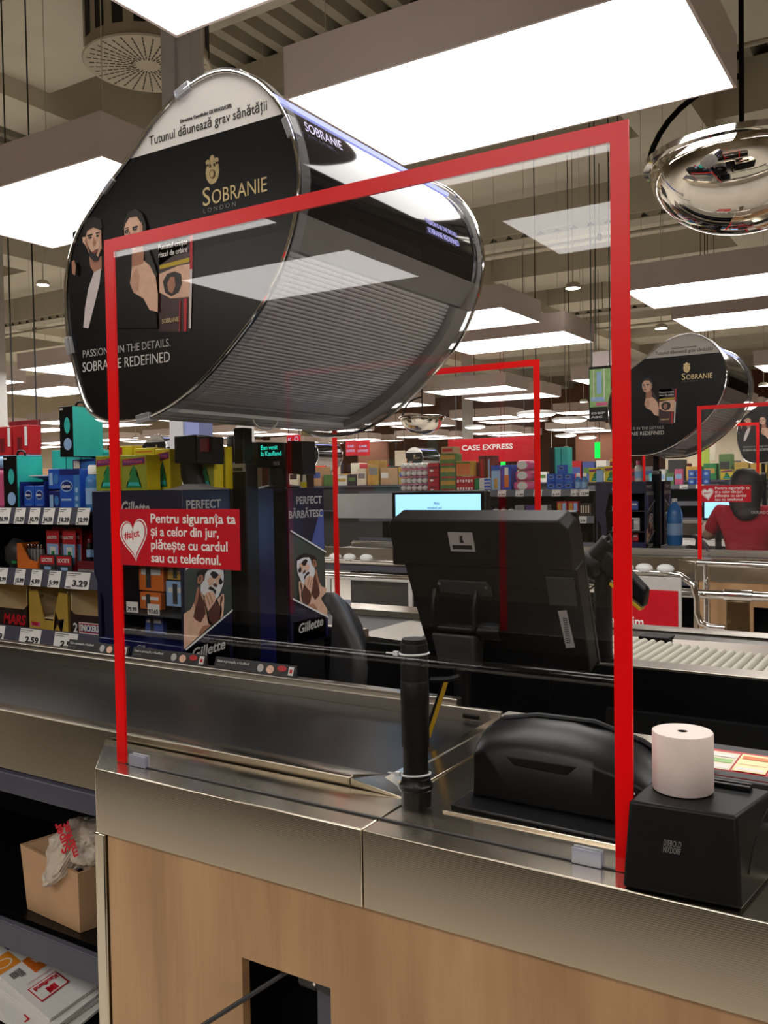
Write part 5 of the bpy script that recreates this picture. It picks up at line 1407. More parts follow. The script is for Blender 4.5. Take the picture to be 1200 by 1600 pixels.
for sx in (-1, 1):                                   # five fingers a hand, resting forward on the till
    wi = 12 if sx < 0 else 16
    for k, (dx, L_, r_) in enumerate(((-.028, .060, .0085), (-.010, .072, .009), (.009, .068, .0088), (.026, .055, .008))):
        i0 = len(V); x0, zh = (-.372, 1.105) if sx < 0 else (.215, .935)
        V.append((B(x0 + dx, .43, zh), r_)); V.append((B(x0 + dx * 1.1, .43 + L_ * .55, zh - .005), r_ * .95)); V.append((B(x0 + dx * 1.15, .43 + L_, zh - .02), r_ * .8))
        Ed += [(wi, i0), (i0, i0 + 1), (i0 + 1, i0 + 2)]
    i0 = len(V); x0, zh = (-.372, 1.10) if sx < 0 else (.215, .93)
    V.append((B(x0 - sx * .04, .40, zh), .0095)); V.append((B(x0 - sx * .055, .44, zh - .005), .0085)); Ed += [(wi, i0), (i0, i0 + 1)]
skin_body('body', V, Ed, 'skin', t)
Vs = [(v[0], tuple(1.12 * q for q in v[1]) if isinstance(v[1], tuple) else v[1] * 1.18) for v in V]
sidx = [0, 1, 2, 3, 4, 9, 10, 13, 14]
Es = [(0, 1), (1, 2), (2, 3), (3, 4), (3, 5), (5, 6), (3, 7), (7, 8)]
sh_ = [Vs[i] for i in sidx]
def toward(a, b, f): return tuple(Vector(a).lerp(Vector(b), f))
sh_[6] = (toward(V[9][0], V[10][0], .85), .058); sh_[8] = (toward(V[13][0], V[14][0], .85), .058)
srt = skin_body('shirt', sh_, Es, 'shirt_red', t)
text('KAUFLAND CARD', .03, (px_ + .13, py_ - .125, 1.205), 'F', 'white_print', srt, align='CENTER', w=.15)
tr_ = [(V[0][0], (.165, .125)), (V[17][0], .098), (V[18][0], .075), (V[19][0], .06), (V[20][0], .05), (V[22][0], .098), (V[23][0], .075), (V[24][0], .06), (V[25][0], .05)]
skin_body('trousers', tr_, [(0, 1), (1, 2), (2, 3), (3, 4), (0, 5), (5, 6), (6, 7), (7, 8)], 'trouser_dark', t)
hr = [(B(-.01, .045, 1.535), (.07, .07)), (B(-.01, .03, 1.485), (.115, .10)), (B(-.01, .01, 1.41), (.130, .088)), (B(.0, -.025, 1.32), (.128, .066)), (B(.01, -.075, 1.22), (.105, .05)), (B(.015, -.11, 1.15), (.06, .03))]
skin_body('hair', hr, [(0, 1), (1, 2), (2, 3), (3, 4), (4, 5)], 'hair_dark', t)
ho = t.children[-1] if t.children[-1].name.startswith('hair') else [c for c in t.children if c.name.startswith('hair')][0]
for v in ho.data.vertices:
    q = v.co.copy(); k = .012 * noise.noise(Vector((q.x * 38, q.y * 38, q.z * 6))) + .012 * noise.noise(q * 11)
    v.co += Vector((q.x, q.y - .04, 0)).normalized() * k
mb = MB()                                            # face features (turned away from the lane)
fx, fy, fz = px_ - .01, py_ + .06, 1.47
for s_ in (-1, 1):
    mb.sphere((fx + s_ * .028, fy + .084, fz + .005), .010, (1, .6, .7), 12, 0)
put('eyes', mb, 'white_print', t)
put('nose', MB().hexa([(fx - .014, fy + .085, fz - .035), (fx + .014, fy + .085, fz - .035), (fx + .008, fy + .112, fz - .03), (fx - .008, fy + .112, fz - .03)], [(fx - .006, fy + .085, fz + .008), (fx + .006, fy + .085, fz + .008), (fx + .004, fy + .094, fz + .008), (fx - .004, fy + .094, fz + .008)]), 'skin', t, bevel=.003)
put('lips', MB().sphere((fx, fy + .084, fz - .055), .022, (1, .4, .28), 14), 'lips', t)
chair(-1.36, 7.0, 'grey swivel chair with its back left of the red shirted cashier', R(107), 1.05)
t = thing('cashier_monitor', 'small lit monitor behind the red shirted cashier', 'monitor', (-1.62, 7.35, .92))
put('housing', MB().box(-1.665, -1.40, 7.50, 7.54, 1.13, 1.31), 'black_satin', t, bevel=.005)
put('screen', MB().box(-1.65, -1.41, 7.4985, 7.4995, 1.15, 1.295), 'screen_blue', t)
put('stand_tube', MB().cyl((-1.55, 7.53, 0), (-1.55, 7.53, 1.14), .025), 'black_plastic', t)

# ------------------------------------------------------------------ the till behind the camera: seen only as reflections
guard(0, 'seen only as a faint mirror ghost', y=-.58, mirror=True, notice=False)
t = thing('checkout_counter', 'dark counter across the lane, seen only mirrored in the screen', 'checkout counter', (-2, -1, 0))
put('body', MB().box(-4.6, .8, -1.3, -.62, .05, .86), 'black_matte', t)
put('top', MB().box(-4.6, .8, -1.32, -.55, .86, .9205), 'steel_dark', t, bevel=.003)
t = thing('bumper_rail', 'chrome bumper rail across the lane, mirrored across the lower screen', 'rail', (-2, -.47, .8))
put('tube', MB().cyl((-4.6, -.47, .80), (.8, -.47, .80), .022, n=24), 'chrome', t)
for x in (-4.2, -2.6, -.6): put('bracket', MB().box(x - .03, x + .03, -.62, -.47, .77, .79), 'dark_grey', t)
# ------------------------------------------------------------------ goods
def product(name, label, cat, b, m_, prints=(), txt=None, group=None, side=None, bevel=.0015, body='carton'):
    """one package: body, printed front (u,v in fractions of the front), optional lettering"""
    x0, x1, y0, y1, z0, z1 = b
    t = thing(name, label, cat, ((x0 + x1) / 2, (y0 + y1) / 2, z0), group)
    bd = put(body, MB().box(x0, x1, y0, y1, z0, z1), m_, t, bevel=bevel)
    W, H = x1 - x0, z1 - z0
    if side: put('side_panel', MB().box(x1 + .0002, x1 + .001, y0 + .002, y1 - .002, z0 + .002, z1 - .002), side, t, smooth=False)
    if prints: decal('front_print', [([(u * W, v * H) for u, v in (p if isinstance(p[0], tuple) else rect(p[0], p[1], p[2], p[3]))], pm) for p, pm in prints], (x0, y0, z0), 'F', bd, lift=.0006)
    for (s_, u, v, sz, m2, wd) in (txt or ()):
        text(s_, sz * H, (x0 + u * W, y0 - .003, z0 + v * H), 'F', m2, bd, bold=.02, w=wd * W)
    return t
def hanger(t, x, y, z, w=.022):
    put('hang_handle', MB().tube([(x - w, y, z), (x - w, y, z + .010), (x - w * .5, y, z + .018), (x + w * .5, y, z + .018), (x + w, y, z + .010), (x + w, y, z)], .004, 8), 'black_plastic', t)
def bottle(label, x, y, z, r, h, m_, cap='white_print', group=None, name='bottle'):
    t = thing(name, label, 'bottle', (x, y, z), group)
    put('body', MB().lathe([(0, 0), (r * .95, 0), (r, .004), (r, h * .62), (r * .9, h * .72), (r * .5, h * .80), (r * .5, h * .82), (0, h * .82)], (x, y, z), 24), m_, t, angle=50)
    put('cap', MB().lathe([(r * .62, h * .80), (r * .6, h * .97), (r * .45, h), (0, h)], (x, y, z), 24), cap, t, angle=50)
    put('label_band', MB().lathe([(r * 1.01, h * .15), (r * 1.01, h * .5)], (x, y, z), 24), 'pale_blue', t)
    return t
OVAL = lambda cx, cy, rx, ry: ellipse(cx, cy, rx, ry, 24)
yf = 2.02
t = product('hang_box', 'black and teal hang box, lone one standing on top of the teal row', 'box', (-2.588, -2.520, 2.03, 2.16, 1.572, 1.745), 'black_satin', [(OVAL(.6, .62, .22, .16), 'teal'), (OVAL(.62, .25, .3, .12), 'pale_blue'), ((.08, .3, .93, .96), 'white_print')], side='teal'); hanger(t, -2.55, 2.09, 1.745)
t = product('hang_box', 'black and teal hang box standing at the front left of the top shelf', 'box', (-2.892, -2.815, 2.02, 2.13, 1.386, 1.585), 'black_satin', [(OVAL(.6, .62, .22, .14), 'teal'), (OVAL(.6, .22, .3, .12), 'pale_blue'), ((.08, .3, .93, .96), 'white_print')], side='teal'); hanger(t, -2.855, 2.07, 1.585)
for i in range(4):
    x = -2.80 + i * .082
    t = product('hang_box', f'teal sided hang box, {ORD[i]} from the left in the back row of the top shelf', 'box', (x, x + .074, 2.16, 2.29, 1.386, 1.605 if i < 2 else 1.59), 'teal', [((.06, .94, .12 + .1 * k, .14 + .1 * k), 'teal_dark') for k in range(4)], side='teal', group='teal hang boxes'); hanger(t, x + .037, 2.2, 1.60)
t = thing('display_tray', 'navy display tray with white flap holding blue packs', 'tray', (-2.73, 2.05, 1.386))
put('tray', MB().box(-2.80, -2.665, 2.02, 2.022, 1.386, 1.405).box(-2.80, -2.798, 2.02, 2.12, 1.386, 1.49).box(-2.667, -2.665, 2.02, 2.12, 1.386, 1.49).box(-2.80, -2.665, 2.118, 2.12, 1.386, 1.50).box(-2.80, -2.665, 2.02, 2.12, 1.386, 1.388), 'box_navy', t, smooth=False)
put('flap', MB().prism([(2.118, 1.50), (2.06, 1.512), (2.06, 1.509), (2.118, 1.497)], 'X', -2.80, -2.665), 'white_print', t)
for i, x in enumerate((-2.792, -2.732)):
    product('condom_pack', f'blue pack with oval logo, {("left", "right")[i]} one in the navy display tray', 'pack', (x, x + .055, 2.03, 2.06, 1.39, 1.475), 'box_blue', [(OVAL(.5, .62, .36, .2), 'pale_blue'), (OVAL(.5, .62, .32, .16), 'box_navy'), ((.2, .8, .15, .2), 'pale_blue')], [('durex', .24, .57, .16, 'white_print', .5)])
for i, (x, z) in enumerate(((-2.655, 1.386), (-2.655, 1.462))):
    product('condom_pack', f'small blue pack stacked right of the tray, {("lower", "upper")[i]} one', 'pack', (x, x + .062, 2.03, 2.08, z, z + .07), ('box_navy', 'box_blue')[i], [((.1, .4, .2, .8), 'pale_blue'), (OVAL(.7, .5, .2, .25), 'bottle_blue')])
product('condom_pack', 'large blue pack with oval logo near the shelf end', 'pack', (-2.582, -2.478, 2.02, 2.06, 1.386, 1.529), 'box_blue', [((0, 1, .86, 1), 'box_navy'), ((.72, 1, .0, .86), 'bottle_blue'), (OVAL(.36, .6, .3, .14), 'pale_blue'), (OVAL(.36, .6, .26, .11), 'box_navy'), (OVAL(.86, .5, .08, .06), 'pale_blue'), (OVAL(.86, .3, .08, .06), 'pale_blue'), (OVAL(.86, .12, .08, .06), 'pale_blue'), ((.1, .6, .25, .3), 'pale_blue')], [('durex', .15, .56, .12, 'white_print', .42)])
product('condom_pack', 'blue box with pale sticker lying on top behind the large blue pack', 'pack', (-2.60, -2.47, 2.09, 2.15, 1.386, 1.565), 'box_navy', [((.05, .3, .82, .97), 'cream'), ((.35, .9, .8, .95), 'bottle_blue')])
bottle('blue squeeze bottle with white cap at the end of the top shelf', -2.443, 2.045, 1.386, .024, .155, 'bottle_blue')
t = thing('pink_pack', 'pink and blue wrapped packs at the left edge of the top shelf', 'pack', (-2.98, 2.1, 1.386))
put('wrap', MB().box(-3.10, -2.905, 2.05, 2.14, 1.386, 1.54), 'pink', t, bevel=.02); put('top_wrap', MB().box(-3.10, -2.905, 2.05, 2.14, 1.541, 1.585), 'pale_blue', t, bevel=.015)
for i, (x0, x1) in enumerate(((-3.25, -3.15), (-3.14, -3.045))):
    product('riser_box', f'plain pale riser carton under the {("left", "right")[i]} red canister box', 'box', (x0, x1, 2.24, 2.30, 1.386, 1.60), 'pale_blue')
    t = product('canister_box', f'red box with white corner at far left, {("left", "right")[i]} of two', 'box', (x0, x1, 2.24, 2.30, 1.601, 1.715), 'red_box', [((.78, .95, .3, .95), 'white_print'), ((.3, .5, .1, .6), 'dark_red'), ((.55, .6, .1, .6), 'dark_red')])
# air fresheners on the razor stand
TREE = [(.5, .72), (.62, .58), (.57, .58), (.7, .42), (.62, .42), (.76, .25), (.68, .25), (.82, .08), (.18, .08), (.32, .25), (.24, .25), (.38, .42), (.3, .42), (.43, .58), (.38, .58)]
def wunder(b, label, tall=False):
    t = product('air_freshener_carton', label, 'carton', b, 'wb_green' if not tall else 'wb_yellow', [(TREE, 'tree_green'), ([(.04, .70), (.96, .76), (.96, .94), (.04, .88)], 'red_print'), ([(.06, .72), (.94, .78), (.94, .92), (.06, .86)], 'purple_print'), ([(.25, .14), (.75, .14), (.70, .24), (.30, .24)], 'teal')], [('WUNDER-BAUM', .12, .78, .11, 'pink', .76)], side='wb_yellow')
    return t
wunder((-2.372, -2.255, 2.0, 2.06, 1.4528, 1.568), 'olive air freshener carton with green tree, leftmost on the stand')
wunder((-2.250, -2.138, 2.0, 2.06, 1.4528, 1.566), 'olive air freshener carton with green tree, second on the stand')
product('air_freshener_carton', 'yellow carton top showing behind the leftmost olive carton', 'carton', (-2.40, -2.29, 2.08, 2.13, 1.4528, 1.602), 'wb_yellow', [((.2, .6, .82, .97), 'red_print'), ((.3, .5, .85, .95), 'white_print')])
product('air_freshener_carton', 'yellow carton top showing behind the second olive carton', 'carton', (-2.28, -2.185, 2.08, 2.13, 1.4528, 1.592), 'wb_yellow', [((.1, .9, .9, .93), 'orange')])
wunder((-2.175, -2.11, 2.075, 2.13, 1.4528, 1.585), 'yellow air freshener carton left of the scanner head', True)
wunder((-2.028, -1.955, 2.11, 2.155, 1.4528, 1.565), 'olive air freshener carton right behind the scanner neck')
wunder((-2.03, -1.955, 2.165, 2.2, 1.4528, 1.59), 'tall yellow carton between scanner and post', True)
for i, x in enumerate((-2.18, -2.12)):
    bottle(f'dark brown jar behind the scanner head, {("left", "right")[i]} one', x, 2.45, 1.4528, .028, .19, 'brown_box', 'dark_grey', name='jar')
# green snack bag and small packets by the customer display
product('snack_pack', 'small pack with green leaf print under the customer display', 'pack', (-1.985, -1.945, 2.42, 2.45, 1.4528, 1.52), 'cream', [(OVAL(.4, .4, .3, .2), 'orange'), (OVAL(.7, .7, .25, .2), 'tree_green')])
product('snack_pack', 'brown and white candy pack right of the customer display', 'pack', (-1.99, -1.955, 2.60, 2.64, 1.4528, 1.56), 'brown_box', [(([(.3, .1), (.9, .1), (.6, .95)]), 'cream'), ((.1, .9, .0, .2), 'wb_yellow')])
# middle tier
t = thing('black_pouch', 'glossy black pouch at left of the middle shelf', 'pouch', (-2.88, 2.07, 1.165))
mb = MB(); bmesh.ops.create_icosphere(mb.bm, subdivisions=3, radius=1)
for v in mb.bm.verts:
    p = v.co.copy(); k = 1 + .2 * noise.noise(p * 2.5)
    v.co = Vector((-2.89 + p.x * .062 * k, 2.07 + p.y * .035 * k, 1.224 + max(-1, p.z * 1.0) * .058 * k))
put('pouch', mb, 'dark_grey', t, angle=60); put('print_patch', MB().box(-2.87, -2.845, 2.028, 2.036, 1.195, 1.205), 'tree_green', t)
t = thing('lighter_tray', 'orange counter tray with slanted front on middle shelf', 'tray', (-2.77, 2.05, 1.165))
put('tray', MB().prism([(-2.825, 1.166), (-2.825, 1.27), (-2.80, 1.27), (-2.76, 1.215), (-2.712, 1.205), (-2.712, 1.166)], 'Y', 2.02, 2.024).box(-2.825, -2.712, 2.024, 2.11, 1.166, 1.169).box(-2.825, -2.822, 2.024, 2.11, 1.166, 1.27).box(-2.715, -2.712, 2.024, 2.11, 1.166, 1.22), 'orange', t, smooth=False)
for i in range(5):
    x = -2.80 + i * .018
    l = thing('lighter', f'silver lighter in the orange tray, {ORD[i]} from the left', 'lighter', (x, 2.06, 1.17), 'lighters in the orange tray')
    put('body', MB().box(x - .006, x + .006, 2.045, 2.06, 1.1695, 1.25), 'mid_grey', l, bevel=.003); put('top', MB().box(x - .005, x + .005, 2.046, 2.059, 1.2505, 1.266), 'chrome', l, bevel=.002)
for i, x in enumerate((-2.70, -2.612)):
    t = thing('glue_tray', f'red fronted glue tray with hanging cards, {("left", "right")[i]} of two', 'tray', (x + .04, 2.05, 1.165))
    fr = put('front', MB().box(x, x + .082, 2.02, 2.023, 1.166, 1.235), 'dark_grey', t, smooth=False)
    put('floor_board', MB().box(x, x + .082, 2.023, 2.11, 1.166, 1.169), 'dark_grey', t); put('back_board', MB().box(x, x + .082, 2.108, 2.11, 1.169, 1.32), 'red_box', t)
    decal('front_print', [(rect(.004, .078, .034, .064), 'red_print'), (rect(.025, .06, .006, .026), 'pale_blue')], (x, 2.02, 1.166), 'F', fr)
    text('LOCTITE', .018, (x + .012, 2.019, 1.209), 'F', 'white_print', fr, w=.058, bold=.02)
    for j in range(2):
        c_ = thing('glue_card', f'glue blister card in the {("left", "right")[i]} red tray, {("front", "rear")[j]} one', 'blister card', (x + .04, 2.05 + j * .02, 1.17))
        x0 = x + .006 + j * .004
        bd = put('card', MB().box(x0, x0 + .068, 2.045 + j * .022, 2.047 + j * .022, 1.17, 1.318 + j * .01), 'red_box', c_, bevel=.0005)
        decal('front_print', [(rect(.004, .064, .03, .10), 'pale_blue'), (rect(.02, .05, .02, .09), 'paper_white'), (rect(.026, .044, .04, .075), 'tree_green')], (x0, 2.045 + j * .022, 1.17), 'F', bd)
        text('LOCTITE', .014, (x0 + .008, 2.0435 + j * .022, 1.17 + .118), 'F', 'white_print', bd, w=.05, bold=.02)
product('battery_tray', 'dark red counter tray at the right of the middle shelf', 'tray', (-2.515, -2.405, 2.03, 2.1, 1.166, 1.215), 'dark_red', [((.05, .95, .1, .45), 'mid_grey'), (OVAL(.8, .28, .08, .14), 'light_grey')])
for i in range(3):
    bottle(f'small dark dropper bottle in the red tray, {ORD[i]} from the left', -2.49 + i * .033, 2.065, 1.216, .012, .075, 'black_plastic', 'dark_red')
# bottom tier: open display cartons of chocolate bars
def bar_carton(x0, x1, m_, label, word, wcol, notch):
    y0, y1, z0, z1 = 2.03, 2.22, .946, 1.10
    t = thing('bar_carton', label, 'display carton', ((x0 + x1) / 2, 2.1, z0))
    c = (x0 + x1) / 2
    if notch: pr = [(x0, z0), (x1, z0), (x1, z1), (x1 - .045, z1 + .004), (c + .025, z0 + .055), (c - .02, z0 + .055), (x0 + .05, z1 + .004), (x0, z1)]
    else: pr = [(x0, z0), (x1, z0), (x1, z0 + .10), (x1 - .02, z0 + .085), (x0 + .02, z0 + .085), (x0, z0 + .10)]
    fr = put('front', MB().prism(pr, 'Y', y0, y0 + .003), m_, t, smooth=False)
    put('side', MB().box(x0, x0 + .003, y0 + .003, y1, z0, z1).box(x1 - .003, x1, y0 + .003, y1, z0, z1), m_, t, smooth=False)
    put('lining', MB().box(x0 + .003, x0 + .005, y0 + .003, y1 - .003, z0 + .005, z1 + .012).box(x1 - .005, x1 - .003, y0 + .003, y1 - .003, z0 + .005, z1 + .012).box(x0 + .003, x1 - .003, y1 - .004, y1 - .002, z0, z1 + .035).box(x0 + .003, x1 - .003, y0 + .003, y1 - .004, z0 + .06, z0 + .064), 'cardboard_in', t, smooth=False)
    put('back', MB().box(x0, x1, y1 - .002, y1, z0, z1 + .03), m_, t, smooth=False)
    return t, fr, y0
t, fr, y0 = bar_carton(-3.0, -2.79, 'brown_box', 'dark brown chocolate bar carton, leftmost on the bottom shelf', '', '', False)
text('MARS', .05, (-2.93, y0 - .0005, .975), 'F', 'red_print', fr, w=.13, bold=.03, shear=.2)
t, fr, y0 = bar_carton(-2.78, -2.57, 'gold_box', 'gold chocolate bar carton with notched front on the bottom shelf', '', '', True)
decal('red_band', [(rect(.012, .06, .03, .045), 'pink'), (([(.13, .01), (.15, .06), (.145, .09), (.16, .06), (.19, .065), (.165, .05), (.175, .01), (.155, .045)]), 'brown_box')], (-2.78, y0, .946), 'F', fr)
text('TWIX', .018, (-2.765, y0 - .002, .979), 'F', 'red_print', fr, w=.036, bold=.03)
t, fr, y0 = bar_carton(-2.558, -2.385, 'brown_box', 'dark brown chocolate bar carton at the right end of the bottom shelf', '', '', False)
decal('logo_plate', [(rect(.045, .155, .022, .060), 'white_print'), (rect(.048, .152, .025, .057), 'red_print'), (rect(.051, .149, .028, .054), 'box_navy')], (-2.558, y0, .946), 'F', fr)
text('SNICKERS', .03, (-2.504, y0 - .0025, .978), 'F', 'white_print', fr, w=.092, bold=.03)
text('2', .045, (-2.542, y0 - .0008, .970), 'F', 'white_print', fr, bold=.02)
# razor packs hanging in the near stand
for i, (x0, x1, z0, z1, m_, lab) in enumerate(((-2.215, -2.105, 1.13, 1.225, 'orange', 'orange razor pack at the upper left of the razor stand'), (-2.215, -2.12, 1.07, 1.125, 'orange', 'wide orange razor pack under the first one in the razor stand'), (-2.09, -2.005, 1.17, 1.215, 'amber_box', 'yellow and black razor pack at the upper right of the razor stand'), (-2.10, -2.0, 1.085, 1.165, 'pale_blue', 'silver blue razor pack at the right of the razor stand'), (-2.20, -2.12, .99, 1.055, 'navy_light', 'blue razor pack low in the razor stand'))):
    product('razor_pack', lab, 'razor pack', (x0, x1, 2.03 + .002 * i, 2.05 + .002 * i, z0, z1), m_, [((.1, .9, .55, .75), 'paper_white'), ((.3, .5, .1, .9), 'dark_grey')])

# ---- goods of the far till
yb = 6.92
W2 = 'far till'
for i in range(4):
    z0 = 1.387 + i * .066
    t = thing('candy_ball_tray', f'tray of white candy balls, {ORD[3 - i]} from the top of its stack', 'tray', (-4.03, yb + .1, z0), 'stacked candy ball trays')
    put('tray', MB().box(-4.17, -3.89, yb, yb + .2, z0, z0 + .008), 'pink', t, bevel=.002)
    for k in range(5):
        for j in range(2): put('candy_ball', MB().sphere((-4.142 + k * .056, yb + .03 + j * .06, z0 + .036), .0275, n=14), 'paper_white', t)
random.seed(21)
def stack(label, x0, x1, n_, h, m_, prints, dz=0, y=None, dep=.12, name='food_pack', cat='pack', group=None):
    y = y or yb
    for i in range(n_):
        z0 = 1.386 + dz + i * (h + .001)
        lab = label if n_ == 1 else f'{label}, {ORD[n_ - 1 - i]} from the top'
        product(name, lab, cat, (x0, x1, y, y + dep, z0, z0 + h), m_, prints, group=group)
stack('narrow red chocolate box right of the candy balls', -3.875, -3.77, 3, .085, 'red_box', [((.1, .9, .4, .6), 'dark_red'), ((.2, .5, .1, .3), 'white_print')])
stack('dark slim box edge by the candy balls', -3.885, -3.877, 1, .26, 'brown_box', [], y=yb + .05)
stack('green and amber snack multipack in the tall stack', -3.755, -3.60, 3, .11, 'green_box', [((.05, .95, .55, .9), 'amber_box'), ((.1, .9, .08, .22), 'red_box')])
stack('amber jar multipack right in the tall stack', -3.595, -3.46, 1, .13, 'amber_box', [((.02 + .33 * k, .31 + .33 * k, .1, .9), 'orange') for k in range(3)] + [((.02, .98, .85, .95), 'green_box')], dz=.134)
stack('brown snack box on top of the tall stack', -3.74, -3.62, 1, .06, 'cardboard', [((.1, .9, .3, .7), 'red_box')], dz=.334)
stack('red sweets bag below the amber multipack', -3.595, -3.43, 2, .065, 'red_box', [((.05 + .16 * k, .14 + .16 * k, .2 + .1 * (k % 2), .6), 'white_print') for k in range(6)])
stack('tall dark red gift box above the toothpaste', -3.45, -3.385, 1, .31, 'dark_red', [((.3, .7, .1, .9), 'red_box')], y=yb + .14)
stack('second tall dark red gift box beside its twin', -3.375, -3.31, 1, .31, 'dark_red', [((.3, .5, .1, .9), 'pale_blue')], y=yb + .14)
stack('white and green toothpaste box in a low stack', -3.42, -3.27, 4, .028, 'paper_white', [((.0, .3, .0, 1), 'tree_green'), ((.6, 1, .2, .8), 'box_blue')])
stack('pale toothbrush blister left of its pair', -3.262, -3.18, 1, .22, 'pale_blue', [((.3, .7, .1, .5), 'amber_box'), ((.0, 1, .8, 1), 'box_blue')])
stack('blue toothbrush blister right of its pair', -3.165, -3.08, 1, .222, 'box_blue', [((.25, .75, .15, .6), 'orange'), ((.3, .7, .6, .9), 'white_print')])
for i in range(3):
    t = thing('pink_bag', f'pink cosmetic pad bag of the far till, {("lowest", "middle", "topmost")[i]} in its heap', 'bag', (-2.97, yb + .1, 1.386 + i * .085))
    put('bag', MB().box(-3.065 + .015 * i, -2.875 - .02 * i, yb, yb + .16, 1.387 + i * .086, 1.387 + i * .086 + .082), 'pink', t, bevel=.025, seg=3)
    decal('print', [(ellipse(-2.98, 1.43 + i * .086, .045, .034), 'paper_white')], (0, yb - .0005, 0), 'F', t)
for i in range(3):
    t = product('hang_box', f'teal hang box behind the pink bags, {ORD[i]} from the left', 'box', (-2.80 + i * .055, -2.752 + i * .055, yb + .14, yb + .26, 1.386, 1.745), 'teal' if i else 'black_satin', [((.1, .9, .3, .32), 'teal_dark')], side='teal')
k = 0
for r_ in range(3):
    for c_ in range(3 if r_ < 2 else 1):
        x = -2.765 + c_ * .074 + (.09 if r_ == 2 else 0)
        product('condom_pack', f'blue pack in the block of the far till, {("bottom", "middle", "top")[r_]} row, {ORD[c_]} from the left', 'pack', (x, x + .07, yb, yb + .06, 1.386 + r_ * .071, 1.386 + r_ * .071 + .068), 'box_blue', [(OVAL(.5, .6, .35, .2), 'pale_blue'), (OVAL(.5, .6, .3, .15), 'box_navy')], group='blue packs of the far till')
        k += 1
for i in range(2): bottle(f'blue bottle at the shelf end of the far till, {("left", "right")[i]} one', -2.51 + i * .055, yb + .03, 1.386, .024, .14, 'bottle_blue')
wunder((-2.40, -2.30, 6.9, 6.96, 1.4528, 1.565), 'yellow green carton on the far till stand, left of the red upright', True)
product('air_freshener_carton', 'white lilac box between yellow cartons on the far till stand', 'carton', (-2.335, -2.28, 6.875, 6.895, 1.4528, 1.545), 'pale_blue')
wunder((-2.275, -2.17, 6.9, 6.96, 1.4528, 1.575), 'yellow carton with tree partly behind the red upright', True)
wunder((-2.26, -2.19, 6.98, 7.03, 1.4528, 1.63), 'tallest yellow carton on the far till stand', True)
bottle('pale pump bottle on the far till stand right of the red upright', -2.02, 6.95, 1.4528, .03, .16, 'paper_white', 'pink')
bottle('small pale bottle left of the pump bottle on the second stand', -2.10, 6.95, 1.4528, .025, .12, 'light_grey', 'pale_blue')
for i, x in enumerate((-2.68, -2.585)):
    product('glue_tray', f'red glue display on the far till middle shelf, {("left", "right")[i]} one', 'tray', (x, x + .085, yb, yb + .06, 1.166, 1.30), 'red_box', [((.1, .45, .3, .9), 'amber_box'), ((.55, .9, .3, .9), 'pale_blue'), ((.0, 1, .0, .15), 'dark_red')])
product('battery_tray', 'dark battery display at the end of the far till middle shelf', 'tray', (-2.49, -2.39, yb, yb + .06, 1.166, 1.285), 'brown_box', [((.1 + .2 * k, .2 + .2 * k, .35, .85), 'cream') for k in range(4)])
for i, x in enumerate((-3.24, -3.17, -3.10)):
    bottle(f'white lidded jar on the far till middle shelf, {ORD[i]} from the left', x, yb + .04, 1.166, .03, .09, 'paper_white', 'dark_grey', name='jar')
for i in range(3): product('gum_box', f'grey gum box on the far till middle shelf, {ORD[i]} from the left', 'box', (-3.05 + .1 * i, -2.965 + .1 * i, yb, yb + .1, 1.166, 1.27), ('mid_grey', 'purple_print', 'light_grey')[i], [((.1, .9, .2, .5), 'dark_grey')])
for i in range(6): product('bar_carton', f'brown bar carton low on the far till shelf, {ORD[i]} from the left', 'display carton', (-4.1 + .28 * i, -3.87 + .28 * i, yb, yb + .15, .946, 1.05), ('brown_box', 'gold_box', 'dark_red', 'cardboard', 'red_box', 'brown_box')[i], [((.1, .9, .3, .6), 'red_print')])
for i, (x, m_) in enumerate(((-4.12, 'dark_grey'), (-3.98, 'mid_grey'), (-3.84, 'red_box'), (-3.70, 'dark_red'), (-3.55, 'dark_grey'), (-3.42, 'purple_print'))):
    product('sweets_tray', f'sweets tray left on the far till middle shelf, {ORD[i]} from the left', 'tray', (x, x + .12, yb, yb + .1, 1.166, 1.25), m_, [((.1, .9, .5, .8), 'light_grey')])
for i, (x0, x1, z0, z1, m_) in enumerate(((-2.22, -2.14, 1.23, 1.31, 'mid_grey'), (-2.12, -2.02, 1.23, 1.30, 'navy_light'), (-2.22, -2.12, 1.07, 1.15, 'orange'), (-2.10, -2.01, 1.07, 1.17, 'light_grey'), (-2.21, -2.12, .99, 1.05, 'amber_box'), (-2.10, -2.02, .99, 1.05, 'red_box'))):
    product('razor_pack', f'razor pack in the far till stand, {ORD[i % 2]} from the left, {("top", "middle", "low")[i // 2]} row', 'razor pack', (x0, x1, 6.93, 6.95, z0, z1), m_, [((.1, .9, .55, .75), 'paper_white'), ((.3, .5, .1, .9), 'dark_grey')])
# bottled water and pastries by the cashier
t = thing('water_bottle', 'big blue water bottle right of the far till stands', 'bottle', (-1.80, 7.2, .92))
put('body', MB().lathe([(0, 0), (.055, 0), (.06, .02), (.06, .24), (.045, .30), (.018, .33), (.018, .35), (0, .35)], (-1.80, 7.15, .95), 24), 'bottle_blue', t, angle=50); put('cap', MB().cyl((-1.80, 7.15, 1.29), (-1.80, 7.15, 1.315), .02), 'white_print', t)
put('label_band', MB().lathe([(.0606, .08), (.0606, .17)], (-1.80, 7.15, .95), 24), 'pale_blue', t)
t = thing('counter_ledge', 'grey ledge carrying the water bottle at the far till', 'ledge', (-1.8, 7.2, .0)); put('top', MB().box(-1.89, -1.70, 7.08, 7.24, .925, .949), 'mid_grey', t); put('support', MB().box(-1.85, -1.80, 7.12, 7.2, 0, .925), 'dark_grey', t)
